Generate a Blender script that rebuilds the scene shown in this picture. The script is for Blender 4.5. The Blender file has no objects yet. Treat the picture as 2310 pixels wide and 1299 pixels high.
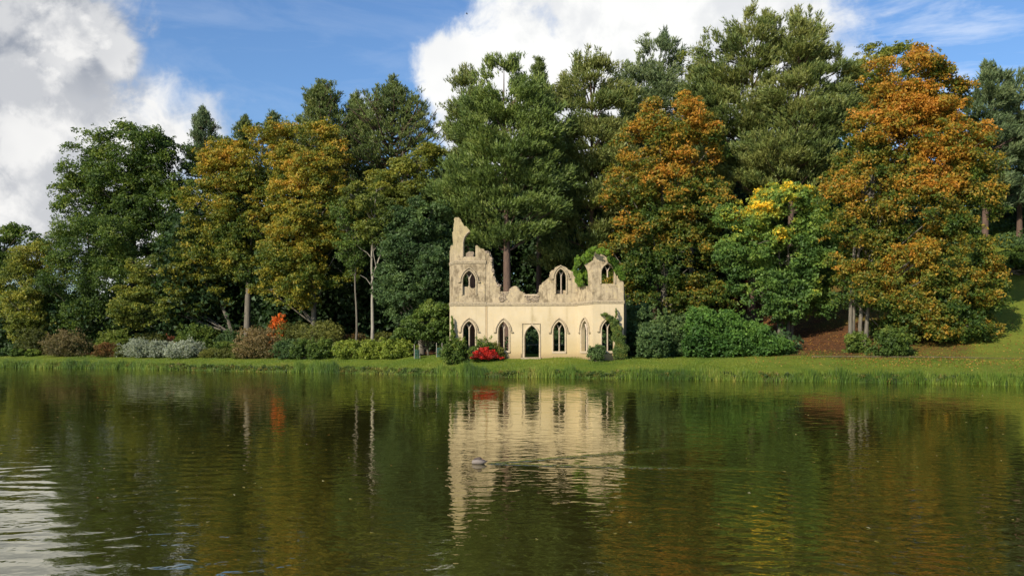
import bpy, math, random
import numpy as np
from mathutils import Vector
from mathutils.geometry import delaunay_2d_cdt
R = math.radians
SC = bpy.context.scene
COL = SC.collection
# ------------------------------------------------------------------ camera
EYE = 2.95; FPX = 2000.0; CX = 1155.0; HOR = 768.0
cam = bpy.data.cameras.new('camera'); camo = bpy.data.objects.new('camera', cam); COL.objects.link(camo)
camo.location = (0, 0, EYE); camo.rotation_euler = (R(90), 0, 0)
cam.sensor_width = 36; cam.lens = 36 * FPX / 2310.0; cam.shift_y = (HOR - 649.5) / 2310.0
cam.clip_start = 0.1; cam.clip_end = 3000
SC.camera = camo
SC.view_settings.view_transform = 'Standard'; SC.view_settings.look = 'None'
SC.view_settings.gamma = 1; SC.view_settings.use_curve_mapping = False
SC.view_settings.exposure = 0.55
# ------------------------------------------------------------------ light
SUN_AZ = 38.0; SUN_EL = 31.0      # sun behind the camera, to the left
sl = bpy.data.lights.new('sun', 'SUN'); sl.energy = 4.4; sl.angle = R(0.5); sl.color = (1.0, 0.91, 0.76)
so = bpy.data.objects.new('sun', sl); COL.objects.link(so)
tosun = Vector((-math.sin(R(SUN_AZ)) * math.cos(R(SUN_EL)), -math.cos(R(SUN_AZ)) * math.cos(R(SUN_EL)), math.sin(R(SUN_EL))))
so.rotation_euler = tosun.to_track_quat('Z', 'Y').to_euler(); so.location = (-30, -30, 60)
world = bpy.data.worlds.new('World'); SC.world = world; world.use_nodes = True

class NT:
    """small helper to write node trees as expressions"""
    def __init__(s, tree): s.t = tree; s.n = tree.nodes; s.l = tree.links
    def new(s, typ, **kw):
        n = s.n.new(typ)
        for k, v in kw.items(): setattr(n, k, v)
        return n
    def put(s, sock, v):
        if hasattr(v, 'is_output') or isinstance(v, bpy.types.NodeSocket): s.l.new(v, sock)
        else: sock.default_value = v
    def m(s, op, a, b=0.0, c=0.0, clamp=False):
        n = s.new('ShaderNodeMath', operation=op); n.use_clamp = clamp
        s.put(n.inputs[0], a); s.put(n.inputs[1], b)
        if op in ('MULTIPLY_ADD', 'SMOOTH_MIN', 'SMOOTH_MAX', 'COMPARE'): s.put(n.inputs[2], c)
        return n.outputs[0]
    def vm(s, op, a, b=(0, 0, 0)):
        n = s.new('ShaderNodeVectorMath', operation=op); s.put(n.inputs[0], a)
        if op == 'SCALE': s.put(n.inputs['Scale'], b); return n.outputs[0]
        s.put(n.inputs[1], b)
        return n.outputs['Value'] if op in ('DISTANCE', 'DOT_PRODUCT', 'LENGTH') else n.outputs[0]
    def noise(s, vec, scale, detail=4, rough=0.55, dist=0.0):
        n = s.new('ShaderNodeTexNoise'); s.l.new(vec, n.inputs['Vector'])
        n.inputs['Scale'].default_value = scale; n.inputs['Detail'].default_value = detail
        n.inputs['Roughness'].default_value = rough; n.inputs['Distortion'].default_value = dist
        return n.outputs['Fac']
    def mapr(s, v, a, b, c=0.0, d=1.0, smooth=False):
        n = s.new('ShaderNodeMapRange'); n.clamp = True
        if smooth: n.interpolation_type = 'SMOOTHSTEP'
        s.put(n.inputs[0], v)
        for i, q in enumerate((a, b, c, d)): s.put(n.inputs[i + 1], q)
        return n.outputs[0]
    def mix(s, f, a, b, blend='MIX'):
        n = s.new('ShaderNodeMix', data_type='RGBA', blend_type=blend)
        s.put(n.inputs[0], f)
        for sock, v in ((n.inputs[6], a), (n.inputs[7], b)):
            if isinstance(v, tuple): sock.default_value = (*v, 1) if len(v) == 3 else v
            else: s.l.new(v, sock)
        return n.outputs[2]
    def mapping(s, vec, scale=(1, 1, 1), rot=(0, 0, 0), loc=(0, 0, 0)):
        n = s.new('ShaderNodeMapping'); s.l.new(vec, n.inputs[0])
        n.inputs['Scale'].default_value = scale; n.inputs['Rotation'].default_value = rot; n.inputs['Location'].default_value = loc
        return n.outputs[0]

def pdir(px, py):
    v = Vector(((px - CX) / FPX, 1.0, (HOR - py) / FPX)); v.normalize(); return v

def build_world():
    N = NT(world.node_tree); N.n.clear()
    out = N.new('ShaderNodeOutputWorld'); bg = N.new('ShaderNodeBackground'); bg.inputs[1].default_value = 0.118
    N.l.new(bg.outputs[0], out.inputs[0])
    sky = N.new('ShaderNodeTexSky', sky_type='NISHITA'); sky.sun_disc = False
    sky.sun_elevation = R(SUN_EL); sky.sun_rotation = R(180 + SUN_AZ)
    sky.air_density = 1.25; sky.dust_density = 0.5; sky.ozone_density = 2.0; sky.altitude = 0
    tc = N.new('ShaderNodeTexCoord').outputs['Generated']
    # cumulus masses: centre direction, angular radius in photo pixels, weight
    blobs = [(-60, 60, 300, 1), (110, 130, 170, 1), (60, 330, 260, 1.0), (215, 60, 75, .8), (250, 130, 70, .9), (200, 330, 190, .8),
             (-250, 250, 420, 1), (400, 325, 175, .72), (400, 520, 230, .9), (470, 300, 100, .3),
             (1520, 40, 420, 1.1), (1200, 210, 250, 1.1), (1060, 170, 130, .9), (1000, 140, 90, .7), (1700, 110, 170, .9), (850, 250, 60, .34), (1400, 250, 300, 1.0)]
    def field(vec):
        f = None
        for (px, py, r, w) in blobs:
            c = pdir(px, py)
            d = N.vm('DISTANCE', vec, tuple(c))
            v = N.m('MULTIPLY_ADD', d, -w * FPX / r, w)
            f = v if f is None else N.m('SMOOTH_MAX', f, v, 0.08)
        # scattered cloud over the rest of the sky
        gen = N.m('MULTIPLY_ADD', N.noise(vec, 2.1, 2, .5), 3.0, -1.95)
        upw = N.vm('DOT_PRODUCT', vec, (0, 1, 0))
        side = N.m('ABSOLUTE', N.vm('DOT_PRODUCT', vec, (1, 0, 0)))
        outm = N.m('MAXIMUM', N.mapr(upw, .80, .66), N.mapr(side, .56, .64))
        f = N.m('MAXIMUM', f, N.m('ADD', gen, N.m('MULTIPLY_ADD', outm, 1.5, -1.5)))
        n1 = N.noise(vec, 7.0, 8, .58, .25)
        n2 = N.noise(vec, 26.0, 5, .62, .6)
        d = N.m('MULTIPLY_ADD', N.m('SUBTRACT', n1, .5), 1.45, f)
        d = N.m('MULTIPLY_ADD', N.m('SUBTRACT', n2, .5), .50, d)
        return d, n1
    d0, n1 = field(tc)
    dsh, _ = field(N.vm('ADD', tc, (-.022, 0.0, .030)))
    edge = N.noise(tc, 3.0, 2)
    alpha = N.mapr(d0, 0.0, N.m('MULTIPLY_ADD', edge, .8, -.06), 0, 1, True)
    relief = N.mapr(N.m('SUBTRACT', d0, dsh), -.16, .20, 0, 1, True)
    big = N.mapr(N.noise(tc, 4.5, 4, .55), .34, .60, 0, 1, True)
    shade = N.m('MULTIPLY_ADD', relief, .55, N.m('MULTIPLY', big, .45))
    nf = N.noise(tc, 17.0, 5, .6, .8)
    for px, py, rr_ in ((60, 410, 110), (65, 205, 80), (150, 60, 90), (120, 470, 80), (-120, 330, 120)):
        pf = N.m('MULTIPLY_ADD', N.vm('DISTANCE', tc, tuple(pdir(px, py))), -FPX / rr_, 1.0)
        pf = N.mapr(N.m('MULTIPLY_ADD', N.m('SUBTRACT', n1, .5), 3.4, N.m('MULTIPLY_ADD', pf, .8, N.m('MULTIPLY_ADD', nf, 1.2, -.6))), .0, .55, 0, 1, True)
        shade = N.m('MAXIMUM', shade, N.m('MULTIPLY', pf, N.m('MULTIPLY_ADD', relief, .50, .42)), clamp=True)
    # the cloud bank on the left is greyer than the one in the middle
    lft = N.mapr(N.vm('DISTANCE', tc, tuple(pdir(-100, 260))), .42, .13)
    cwhite = N.mix(lft, (6.0, 6.0, 5.9), (5.6, 5.55, 5.45))
    cgrey = N.mix(lft, (4.1, 4.25, 4.5), (1.9, 2.1, 2.5))
    ccol = N.mix(shade, cgrey, cwhite)
    base = N.mix(1.0, sky.outputs[0], (.47, .62, .84), 'MULTIPLY')
    # thin high wisps
    wv = N.mapping(tc, (1, 1, 4.2), (0, R(-8), 0))
    w = N.m('MULTIPLY', N.mapr(N.noise(wv, 5.5, 7, .62, .5), .47, .70, 0, 1), N.mapr(N.vm('DISTANCE', tc, tuple(pdir(2020, 90))), .20, .08, .10, .62))
    base = N.mix(w, base, (6.0, 6.2, 6.5))
    N.l.new(N.mix(alpha, base, ccol), bg.inputs[0])
build_world()

# ------------------------------------------------------------------ helpers
def P(px, py, Y):
    return np.array([(px - CX) * Y / FPX, Y, EYE + (HOR - py) * Y / FPX])
def tag(o, label=None, cat=None, group=None, kind=None):
    if label: o['label'] = label
    if cat: o['category'] = cat
    if group: o['group'] = group
    if kind: o['kind'] = kind
    return o
def empty(name, loc, label, cat, group=None):
    o = bpy.data.objects.new(name, None); COL.objects.link(o); o.location = loc
    o.empty_display_size = .3
    return tag(o, label, cat, group)
def link(name, me, mat, parent=None):
    o = bpy.data.objects.new(name, me); COL.objects.link(o)
    if mat is not None: me.materials.append(mat)
    if parent is not None:
        o.parent = parent
        o.location = -Vector(parent.location)    # vertices are written in world metres
        if parent.parent is not None:
            o.location = (0, 0, 0)
    return o
def soup(name, V, mat, parent=None, col=None, k=3, smooth=False):
    """mesh of separate k-gons, V is (n*k,3)"""
    n = len(V) // k
    me = bpy.data.meshes.new(name)
    me.vertices.add(len(V)); me.vertices.foreach_set('co', np.ascontiguousarray(V, dtype=np.float32).ravel())
    me.loops.add(len(V)); me.loops.foreach_set('vertex_index', np.arange(len(V), dtype=np.int32))
    me.polygons.add(n); me.polygons.foreach_set('loop_start', np.arange(n, dtype=np.int32) * k)
    if col is not None:
        a = me.color_attributes.new('tint', 'FLOAT_COLOR', 'POINT')
        c = np.ones((n, k, 4), dtype=np.float32); c[:, :, :3] = np.asarray(col)[:, None, :]
        a.data.foreach_set('color', c.ravel())
    me.update()
    return link(name, me, mat, parent)
def meshobj(name, V, F, mat, parent=None, smooth=False):
    me = bpy.data.meshes.new(name); me.from_pydata([tuple(map(float, v)) for v in V], [], F); me.update()
    if smooth:
        for p in me.polygons: p.use_smooth = True
    return link(name, me, mat, parent)
def tube(path, radii, n=6, ph=0.0):
    path = np.asarray(path, float); V = []; F = []
    for i, p in enumerate(path):
        t = path[min(i + 1, len(path) - 1)] - path[max(i - 1, 0)]; t /= (np.linalg.norm(t) + 1e-9)
        a = np.cross(t, [0, 1, 0]) if abs(t[1]) < .9 else np.cross(t, [1, 0, 0]); a /= np.linalg.norm(a); b = np.cross(t, a)
        for j in range(n):
            w = 2 * math.pi * j / n + ph
            V.append(p + radii[i] * (math.cos(w) * a + math.sin(w) * b))
    for i in range(len(path) - 1):
        for j in range(n):
            k = (j + 1) % n
            F.append((i * n + j, i * n + k, (i + 1) * n + k, (i + 1) * n + j))
    return V, F
class MB:
    def __init__(s): s.V = []; s.F = []
    def add(s, V, F):
        b = len(s.V); s.V.extend(V); s.F.extend([tuple(i + b for i in f) for f in F])
    def tube(s, path, radii, n=6): s.add(*tube(path, radii, n))
    def build(s, name, mat, parent=None, smooth=False): return meshobj(name, s.V, s.F, mat, parent, smooth)

def mat_new(name):
    m = bpy.data.materials.new(name); m.use_nodes = True; N = NT(m.node_tree)
    return m, N, N.n['Principled BSDF']
def leaf_material(name, transl=.35, rough=.55, spec=.25, bright=1.0):
    m, N, b = mat_new(name)
    out = N.n['Material Output']
    at = N.new('ShaderNodeAttribute', attribute_name='tint').outputs['Color']
    geo = N.new('ShaderNodeNewGeometry')
    nz = N.noise(geo.outputs['Position'], 1.7, 2)
    c = N.mix(1.0, at, N.mix(nz, (.78 * bright,) * 3, (1.22 * bright,) * 3), 'MULTIPLY')
    N.l.new(c, b.inputs['Base Color']); b.inputs['Roughness'].default_value = rough
    b.inputs['Specular IOR Level'].default_value = spec
    tr = N.new('ShaderNodeBsdfTranslucent'); N.l.new(N.mix(1.0, c, (1.15, 1.2, .6), 'MULTIPLY'), tr.inputs[0])
    mx = N.new('ShaderNodeMixShader'); mx.inputs[0].default_value = transl
    N.l.new(b.outputs[0], mx.inputs[1]); N.l.new(tr.outputs[0], mx.inputs[2]); N.l.new(mx.outputs[0], out.inputs[0])
    return m
def bark_material(name, c1, c2):
    m, N, b = mat_new(name)
    geo = N.new('ShaderNodeNewGeometry').outputs['Position']
    v = N.mapping(geo, (3, 3, .6)); n = N.noise(v, 2.5, 6, .65)
    N.l.new(N.mix(N.mapr(n, .3, .7), c1, c2), b.inputs['Base Color'])
    b.inputs['Roughness'].default_value = .9
    bp = N.new('ShaderNodeBump'); bp.inputs['Distance'].default_value = .06; N.l.new(n, bp.inputs['Height']); N.l.new(bp.outputs[0], b.inputs['Normal'])
    return m
M_LEAF = leaf_material('leaves', .38, bright=1.22); M_NEEDLE = leaf_material('needles', .22, .5, .3, 1.4)
M_GRASS = leaf_material('grass_blades', .4, .5, .3)
M_BARK = bark_material('bark_grey', (.07, .058, .042), (.16, .14, .105))
M_BARKP = bark_material('bark_pine', (.055, .034, .024), (.14, .085, .058))
M_BARKPALE = bark_material('bark_pale', (.15, .13, .10), (.30, .27, .215))

# ------------------------------------------------------------------ terrain
SHX = np.array([-260, -120, -56.6, -39.3, -23.3, -16.4, -5.7, -2, 5, 14.7, 23.4, 33.7, 60, 140, 300.])
SHY = np.array([150, 122, 98, 92, 84, 81, 74.4, 72.3, 69.6, 66.2, 62.9, 58.4, 47, 22, -10.])
def shore(x):
    x = np.asarray(x, float)
    return np.interp(x, SHX, SHY) + .22 * np.sin(x * .9) + .15 * np.sin(x * 2.3 + 1) + .07 * np.sin(x * 6.1)
def sstep(a, b, x):
    t = np.clip((x - a) / (b - a), 0, 1); return t * t * (3 - 2 * t)
def snoise(p, s, seed=0.0):
    """smooth coherent pseudo noise in about -1..1"""
    x, y, z = p[..., 0] / s + seed, p[..., 1] / s + seed * 1.7, p[..., 2] / s - seed * .6
    return (np.sin(x * 2.1 + 1.3 * np.sin(y * 1.7 + z)) + np.sin(y * 2.7 + 1.1 * np.sin(z * 2.3 + x)) + np.sin(z * 2.5 + 1.2 * np.sin(x * 1.9 - y))) / 2.2
def ground(x, y):
    x = np.asarray(x, float); y = np.asarray(y, float)
    d = (y - shore(x)) * .92
    k = .80 + .22 * sstep(-30, 0, x)
    z = np.interp(d, [-40, -6, -1.0, -.25, 0, .3, .6, 8.2, 40, 120, 400], [-3.5, -1.6, -.7, -.25, .0, .24, .36, 1.4 , 2.6, 6, 10])
    z = np.where(d > .6, .36 + (z - .36) * k, z)
    g = np.where(y > 69, .38 * (np.sqrt((y - 71.5) ** 2 + 6) + (y - 71.5)) / 2 , .2)
    g = np.minimum(g, 17 + (g - 17) * .2)
    hill = sstep(14, 50, x) * np.maximum(g - .2, 0) * np.where(d > 0, 1, 0)
    z = z + hill
    return z
def gz(x, y): return float(ground(np.array([x]), np.array([y]))[0])

def build_ground():
    xs = np.concatenate([np.linspace(-260, -66, 60), np.linspace(-65, 65, 420), np.linspace(66, 260, 60)])
    dd = np.concatenate([np.linspace(-14, -1.2, 6), np.linspace(-1, 1.2, 20), np.linspace(1.5, 14, 50), np.linspace(15, 60, 70), np.linspace(64, 300, 25)])
    X = np.repeat(xs[:, None], len(dd), 1); Yy = shore(xs)[:, None] + dd[None, :] / .92
    Z = ground(X, Yy)
    pos = np.stack([X, Yy, Z * 0], -1)
    Z = Z + np.where(dd[None, :] > 1, .035 * snoise(pos, 1.3) + .06 * snoise(pos, 5), .03 * snoise(pos, .5))
    V = np.stack([X, Yy, Z], -1).reshape(-1, 3); nx, nd = len(xs), len(dd)
    i, j = np.meshgrid(np.arange(nx - 1), np.arange(nd - 1), indexing='ij'); a = (i * nd + j).ravel()
    F = np.stack([a, a + nd, a + nd + 1, a + 1], -1)
    me = bpy.data.meshes.new('ground'); me.vertices.add(len(V)); me.vertices.foreach_set('co', V.astype(np.float32).ravel())
    me.loops.add(F.size); me.loops.foreach_set('vertex_index', F.astype(np.int32).ravel())
    me.polygons.add(len(F)); me.polygons.foreach_set('loop_start', np.arange(len(F), dtype=np.int32) * 4)
    me.polygons.foreach_set('use_smooth', np.ones(len(F), dtype=bool))
    # leaf litter under the trees, mulch in the borders, plain grass elsewhere
    x, y = V[:, 0], V[:, 1]; d = (y - shore(x)) * .92
    q = V.copy(); q[:, 2] = 0; nz = snoise(q, 3) * .8 + snoise(q, 1.1, 4) * .5
    wood = sstep(0, 2.2, (y - (91 - .02 * x)) + nz) * (x > -8) * (x < 24)
    wood = np.maximum(wood, sstep(-.8, 1.0, d - 10.0 + nz * .3) * (x <= -8))
    px = x / np.maximum(y, 1) * FPX + CX
    right = sstep(-1, 2.5, (d - 9.0) + nz) * sstep(19, 23, x) * (1 - .42 * sstep(28, 33, x + nz * 2.5)) * (1 - sstep(35, 42, x + nz * 2.5))
    right = np.maximum(right, sstep(0, 6, y - 108 + nz) * (x > 20))
    lit = np.clip(np.maximum(wood, right), 0, 1)
    a = me.attributes.new('litter', 'FLOAT', 'POINT'); a.data.foreach_set('value', lit.astype(np.float32))
    a = me.attributes.new('edge', 'FLOAT', 'POINT'); a.data.foreach_set('value', (1 - sstep(.3, 1.4, d)).astype(np.float32))
    me.update()
    m, N, b = mat_new('turf_and_litter')
    p = N.new('ShaderNodeNewGeometry').outputs['Position']
    la = N.new('ShaderNodeAttribute', attribute_name='litter').outputs['Fac']
    ea = N.new('ShaderNodeAttribute', attribute_name='edge').outputs['Fac']
    n1 = N.noise(p, .35, 5, .6); n2 = N.noise(p, 3.2, 5, .7); n3 = N.noise(p, 14, 3, .7)
    g = N.mix(N.mapr(n1, .35, .68), (.095, .145, .014), (.17, .185, .022))
    g = N.mix(N.mapr(n2, .42, .72), g, (.065, .115, .012))
    g = N.mix(N.mapr(n3, .5, .8, 0, .5), g, (.20, .19, .04))
    l = N.mix(N.mapr(n2, .35, .7), (.045, .022, .011), (.15, .065, .025))
    l = N.mix(N.mapr(n3, .55, .75), l, (.24, .12, .04))
    lm = N.mapr(N.m('ADD', N.m('ADD', la, N.m('MULTIPLY', N.m('SUBTRACT', n3, .5), .9)), N.m('MULTIPLY', N.m('SUBTRACT', n2, .5), 1.2)), .3, .75)
    sx = N.new('ShaderNodeSeparateXYZ'); N.l.new(p, sx.inputs[0])
    g = N.mix(N.m('MULTIPLY', N.mapr(sx.outputs[0], 14, 30, .0, 1), N.mapr(n2, .35, .6, .05, .6)), g, (.155, .15, .026))
    c = N.mix(lm, g, l); c = N.mix(N.m('MULTIPLY', ea, .8), c, (.035, .032, .014))
    N.l.new(c, b.inputs['Base Color']); b.inputs['Roughness'].default_value = .95; b.inputs['Specular IOR Level'].default_value = .1
    bp = N.new('ShaderNodeBump'); bp.inputs['Distance'].default_value = .12; bp.inputs['Strength'].default_value = .8
    N.l.new(N.m('ADD', n2, N.m('MULTIPLY', n3, .6)), bp.inputs['Height']); N.l.new(bp.outputs[0], b.inputs['Normal'])
    tag(link('ground', me, m), kind='structure')
build_ground()

def build_water():
    V = [(-400, -200, 0), (400, -200, 0), (400, 190, 0), (-400, 190, 0)]
    m, N, b = mat_new('lake_water')
    p = N.new('ShaderNodeNewGeometry').outputs['Position']
    sx = N.new('ShaderNodeSeparateXYZ'); N.l.new(p, sx.inputs[0]); x, y = sx.outputs[0], sx.outputs[1]
    patch = N.mapr(N.noise(N.mapping(p, (.5, 1, 1)), .09, 3, .5), .35, .65, .35, 1.0, True)
    wa = N.noise(N.mapping(p, (.85, 1.0, 1), (0, 0, R(4))), 1.45, 1.6, .45, .6)
    wb = N.noise(N.mapping(p, (.9, 1.15, 1), (0, 0, R(-6))), 3.3, 2.0, .5, .4)
    h = N.m('MULTIPLY', N.m('MULTIPLY', wa, N.mapr(y, 22, 60, .0125, .038)), patch)
    h = N.m('ADD', h, N.m('MULTIPLY', N.m('MULTIPLY', wb, .0060), N.mapr(y, 50, 18, .15, 1, True)))
    # long ripples running in from the left, stronger close to the camera
    near = N.mapr(y, 34, 12, 0, 1, True)
    def ring(cx, cy, lam, amp, dist):
        dd = N.vm('DISTANCE', N.vm('ADD', p, N.vm('SCALE', N.new_noise_vec(p, .22), dist)), (cx, cy, 0))
        s = N.m('SINE', N.m('MULTIPLY', dd, 2 * math.pi / lam))
        return N.m('MULTIPLY', s, amp)
    def nv(pv, sc):
        n = N.new('ShaderNodeTexNoise'); N.l.new(pv, n.inputs['Vector']); n.inputs['Scale'].default_value = sc; n.inputs['Detail'].default_value = 2
        return N.vm('SUBTRACT', n.outputs['Color'], (.5, .5, .5))
    N.new_noise_vec = nv
    left = N.mapr(x, -2.2, -7.0, .06, 1, True)
    r1 = ring(-16, 62, .85, .0030, 4.5)
    r2 = ring(-30, -8, .62, .0011, 2.0)
    h = N.m('ADD', h, N.m('MULTIPLY', N.m('MULTIPLY', N.m('ADD', r1, r2), near), left))
    r3 = ring(14, 38, .6, .0016, 4.5)
    h = N.m('ADD', h, N.m('MULTIPLY', N.m('MULTIPLY', r3, near), N.mapr(x, -1, 4, 0, 1, True)))
    # wake of the bird: two diverging arms behind it
    dx = N.m('SUBTRACT', x, -.62); dy = N.m('SUBTRACT', y, 21.25)
    ax = N.m('MULTIPLY_ADD', dx, .985, N.m('MULTIPLY', dy, .17)); ay = N.m('MULTIPLY_ADD', dx, -.17, N.m('MULTIPLY', dy, .985))
    e = N.m('SUBTRACT', N.m('ABSOLUTE', ay), N.m('MULTIPLY', ax, .36))
    wdt = N.m('MULTIPLY_ADD', ax, .05, .08)
    gs = N.m('EXPONENT', N.m('MULTIPLY', N.m('POWER', N.m('ABSOLUTE', N.m('DIVIDE', e, wdt)), 2.0), -1.0))
    fade = N.m('MULTIPLY', N.mapr(ax, -.02, .15), N.mapr(ax, 7.0, .8))
    rip = N.m('SINE', N.m('MULTIPLY', N.m('ADD', ax, N.m('MULTIPLY', N.m('ABSOLUTE', ay), .6)), 15.0))
    inside = N.m('MULTIPLY', N.mapr(e, .1, -.2), N.mapr(ax, 6, .5))
    wk = N.m('ADD', N.m('MULTIPLY', N.m('MULTIPLY', gs, N.mapr(N.noise(p, 5.0, 2), .35, .6, .25, 1)), .034), N.m('MULTIPLY', N.m('MULTIPLY', rip, inside), .0012))
    h = N.m('ADD', h, N.m('MULTIPLY', wk, fade))
    bp = N.new('ShaderNodeBump'); bp.inputs['Strength'].default_value = 1; bp.inputs['Distance'].default_value = 1.0
    N.l.new(h, bp.inputs['Height']); N.l.new(bp.outputs[0], b.inputs['Normal'])
    out = N.n['Material Output']
    lw = N.new('ShaderNodeLayerWeight'); N.l.new(bp.outputs[0], lw.inputs['Normal'])
    fac = N.m('MULTIPLY_ADD', N.m('POWER', lw.outputs['Facing'], 3.0), .84, .08, clamp=True)
    gl = N.new('ShaderNodeBsdfGlossy'); gl.inputs['Roughness'].default_value = .02; gl.inputs['Color'].default_value = (.96, .93, .78, 1)
    N.l.new(bp.outputs[0], gl.inputs['Normal'])
    df = N.new('ShaderNodeBsdfDiffuse'); df.inputs['Color'].default_value = (.031, .028, .0055, 1)
    mx = N.new('ShaderNodeMixShader'); N.l.new(fac, mx.inputs[0]); N.l.new(df.outputs[0], mx.inputs[1]); N.l.new(gl.outputs[0], mx.inputs[2])
    N.l.new(mx.outputs[0], out.inputs[0])
    b.inputs['Base Color'].default_value = (.020, .018, .0035, 1)
    b.inputs['Roughness'].default_value = .015; b.inputs['IOR'].default_value = 2.0
    b.inputs['Specular Tint'].default_value = (1, .93, .74, 1)
    tag(meshobj('water', V, [(0, 1, 2, 3)], m), kind='structure')
build_water()

# ------------------------------------------------------------------ ruined abbey
ABBEY = empty('ruined_abbey', (0, 80, 1.3), 'cream rendered gothic ruin with broken walls standing on the far lawn', 'ruin')
def stucco(name, upper):
    m, N, b = mat_new(name)
    p = N.new('ShaderNodeNewGeometry').outputs['Position']
    n1 = N.noise(p, .9, 5, .6); n2 = N.noise(p, 4.0, 6, .65); n3 = N.noise(N.mapping(p, (3.2, 3.2, .28)), 1.6, 5, .6); n4 = N.noise(p, 18, 3, .6)
    sx = N.new('ShaderNodeSeparateXYZ'); N.l.new(p, sx.inputs[0]); z = sx.outputs[2]
    if upper:
        c = N.mix(N.mapr(n1, .35, .65), (.44, .35, .225), (.35, .28, .18))
        c = N.mix(N.mapr(n2, .45, .70, 0, .75), c, (.25, .20, .13))
        c = N.mix(N.mapr(n3, .50, .64, 0, .68), c, (.22, .175, .115))
        c = N.mix(N.mapr(N.m('ADD', z, N.m('MULTIPLY', n2, 5.0)), 12.8, 14.6, 0, .5), c, (.34, .28, .13))
        c = N.mix(N.mapr(n2, .42, .30, 0, .6), c, (.44, .34, .13))
        n5 = N.noise(N.mapping(p, (1.2, 1.2, .8), (0, 0, 0), (7, 3, 1)), 1.3, 5, .7)
        c = N.mix(N.mapr(n5, .49, .62, 0, .85), c, (.15, .115, .07))
        c = N.mix(N.mapr(N.m('ADD', z, N.m('MULTIPLY', n2, 1.3)), 7.15, 6.75, 0, .6), c, (.19, .15, .10))
    else:
        c = N.mix(N.mapr(n1, .35, .7), (.48, .395, .262), (.44, .355, .226))
        c = N.mix(N.mapr(n2, .48, .75, 0, .45), c, (.50, .38, .20))
        c = N.mix(N.mapr(n3, .56, .72, 0, .45), c, (.36, .28, .18))
        # run-off stain above the door and damp patches either side of it
        x = sx.outputs[0]
        for cx, cz, wx, wz, am in ((1.82, 5.3, .13, .9, .8), (1.95, 4.75, .28, .35, .8), (1.0, 4.4, .55, .3, .5), (3.6, 4.5, .8, .7, .45), (3.4, 5.6, .12, .9, .5), (4.9, 5.1, .10, .9, .5), (5.3, 2.6, .6, .9, .35), (3.0, 3.4, .5, 1.2, .3)):
            e = N.m('ADD', N.m('POWER', N.m('ABSOLUTE', N.m('DIVIDE', N.m('SUBTRACT', x, cx), wx)), 2), N.m('POWER', N.m('ABSOLUTE', N.m('DIVIDE', N.m('SUBTRACT', z, cz), wz)), 2))
            k = N.m('MULTIPLY', N.m('EXPONENT', N.m('MULTIPLY', e, -1)), N.mapr(n2, .35, .6, .2, am)); c = N.mix(k, c, (.30, .235, .13))
        # splash dirt along the foot of the wall
        lo = N.mapr(N.m('ADD', z, N.m('MULTIPLY', N.m('SUBTRACT', n2, .5), 1.6)), 3.6, 1.3, 0, .9)
        c = N.mix(lo, c, (.40, .30, .14))
        lo2 = N.mapr(N.m('ADD', z, N.m('MULTIPLY', N.m('SUBTRACT', n4, .5), .8)), 1.95, 1.4, 0, .8)
        c = N.mix(lo2, c, (.27, .19, .10))
    N.l.new(c, b.inputs['Base Color']); b.inputs['Roughness'].default_value = .92; b.inputs['Specular IOR Level'].default_value = .15
    bp = N.new('ShaderNodeBump'); bp.inputs['Distance'].default_value = .05; bp.inputs['Strength'].default_value = .55 if upper else .3
    N.l.new(N.m('ADD', n2, N.m('MULTIPLY', n4, .4)), bp.inputs['Height']); N.l.new(bp.outputs[0], b.inputs['Normal'])
    return m
M_LOW = stucco('stucco_fresh', False); M_UP = stucco('stucco_weathered', True)
def stone_mat(name, c1, c2, sc=3.0):
    m, N, b = mat_new(name)
    p = N.new('ShaderNodeNewGeometry').outputs['Position']
    n = N.noise(p, sc, 6, .7)
    N.l.new(N.mix(N.mapr(n, .35, .68), c1, c2), b.inputs['Base Color']); b.inputs['Roughness'].default_value = .92
    bp = N.new('ShaderNodeBump'); bp.inputs['Distance'].default_value = .05; N.l.new(n, bp.inputs['Height']); N.l.new(bp.outputs[0], b.inputs['Normal'])
    return m
M_TRIM = stone_mat('trim_stone', (.48, .385, .26), (.36, .285, .19), 5)
M_TRIMD = stone_mat('stained_trim', (.40, .32, .20), (.20, .16, .11), 6)
M_MULL = stone_mat('mullion_stone', (.50, .41, .31), (.38, .31, .24), 5)
M_RUBBLE = stone_mat('rubble_core', (.36, .28, .19), (.13, .10, .075), 5)
def brick_mat():
    m, N, b = mat_new('old_brick')
    t = N.new('ShaderNodeTexCoord').outputs['Object']
    v = N.mapping(t, (1, 1, 1), (R(90), 0, 0))
    br = N.new('ShaderNodeTexBrick'); N.l.new(v, br.inputs[0]); br.inputs['Scale'].default_value = 1
    br.inputs['Brick Width'].default_value = .22; br.inputs['Row Height'].default_value = .075; br.inputs['Mortar Size'].default_value = .01
    br.inputs['Color1'].default_value = (.30, .12, .07, 1); br.inputs['Color2'].default_value = (.20, .085, .055, 1); br.inputs['Mortar'].default_value = (.32, .26, .20, 1)
    N.l.new(N.mix(N.mapr(N.noise(t, 2, 4), .3, .7, 0, .6), br.outputs[0], (.12, .075, .05)), b.inputs['Base Color']); b.inputs['Roughness'].default_value = .95
    return m
M_BRICK = brick_mat()
rngc = random.Random(5)
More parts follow.
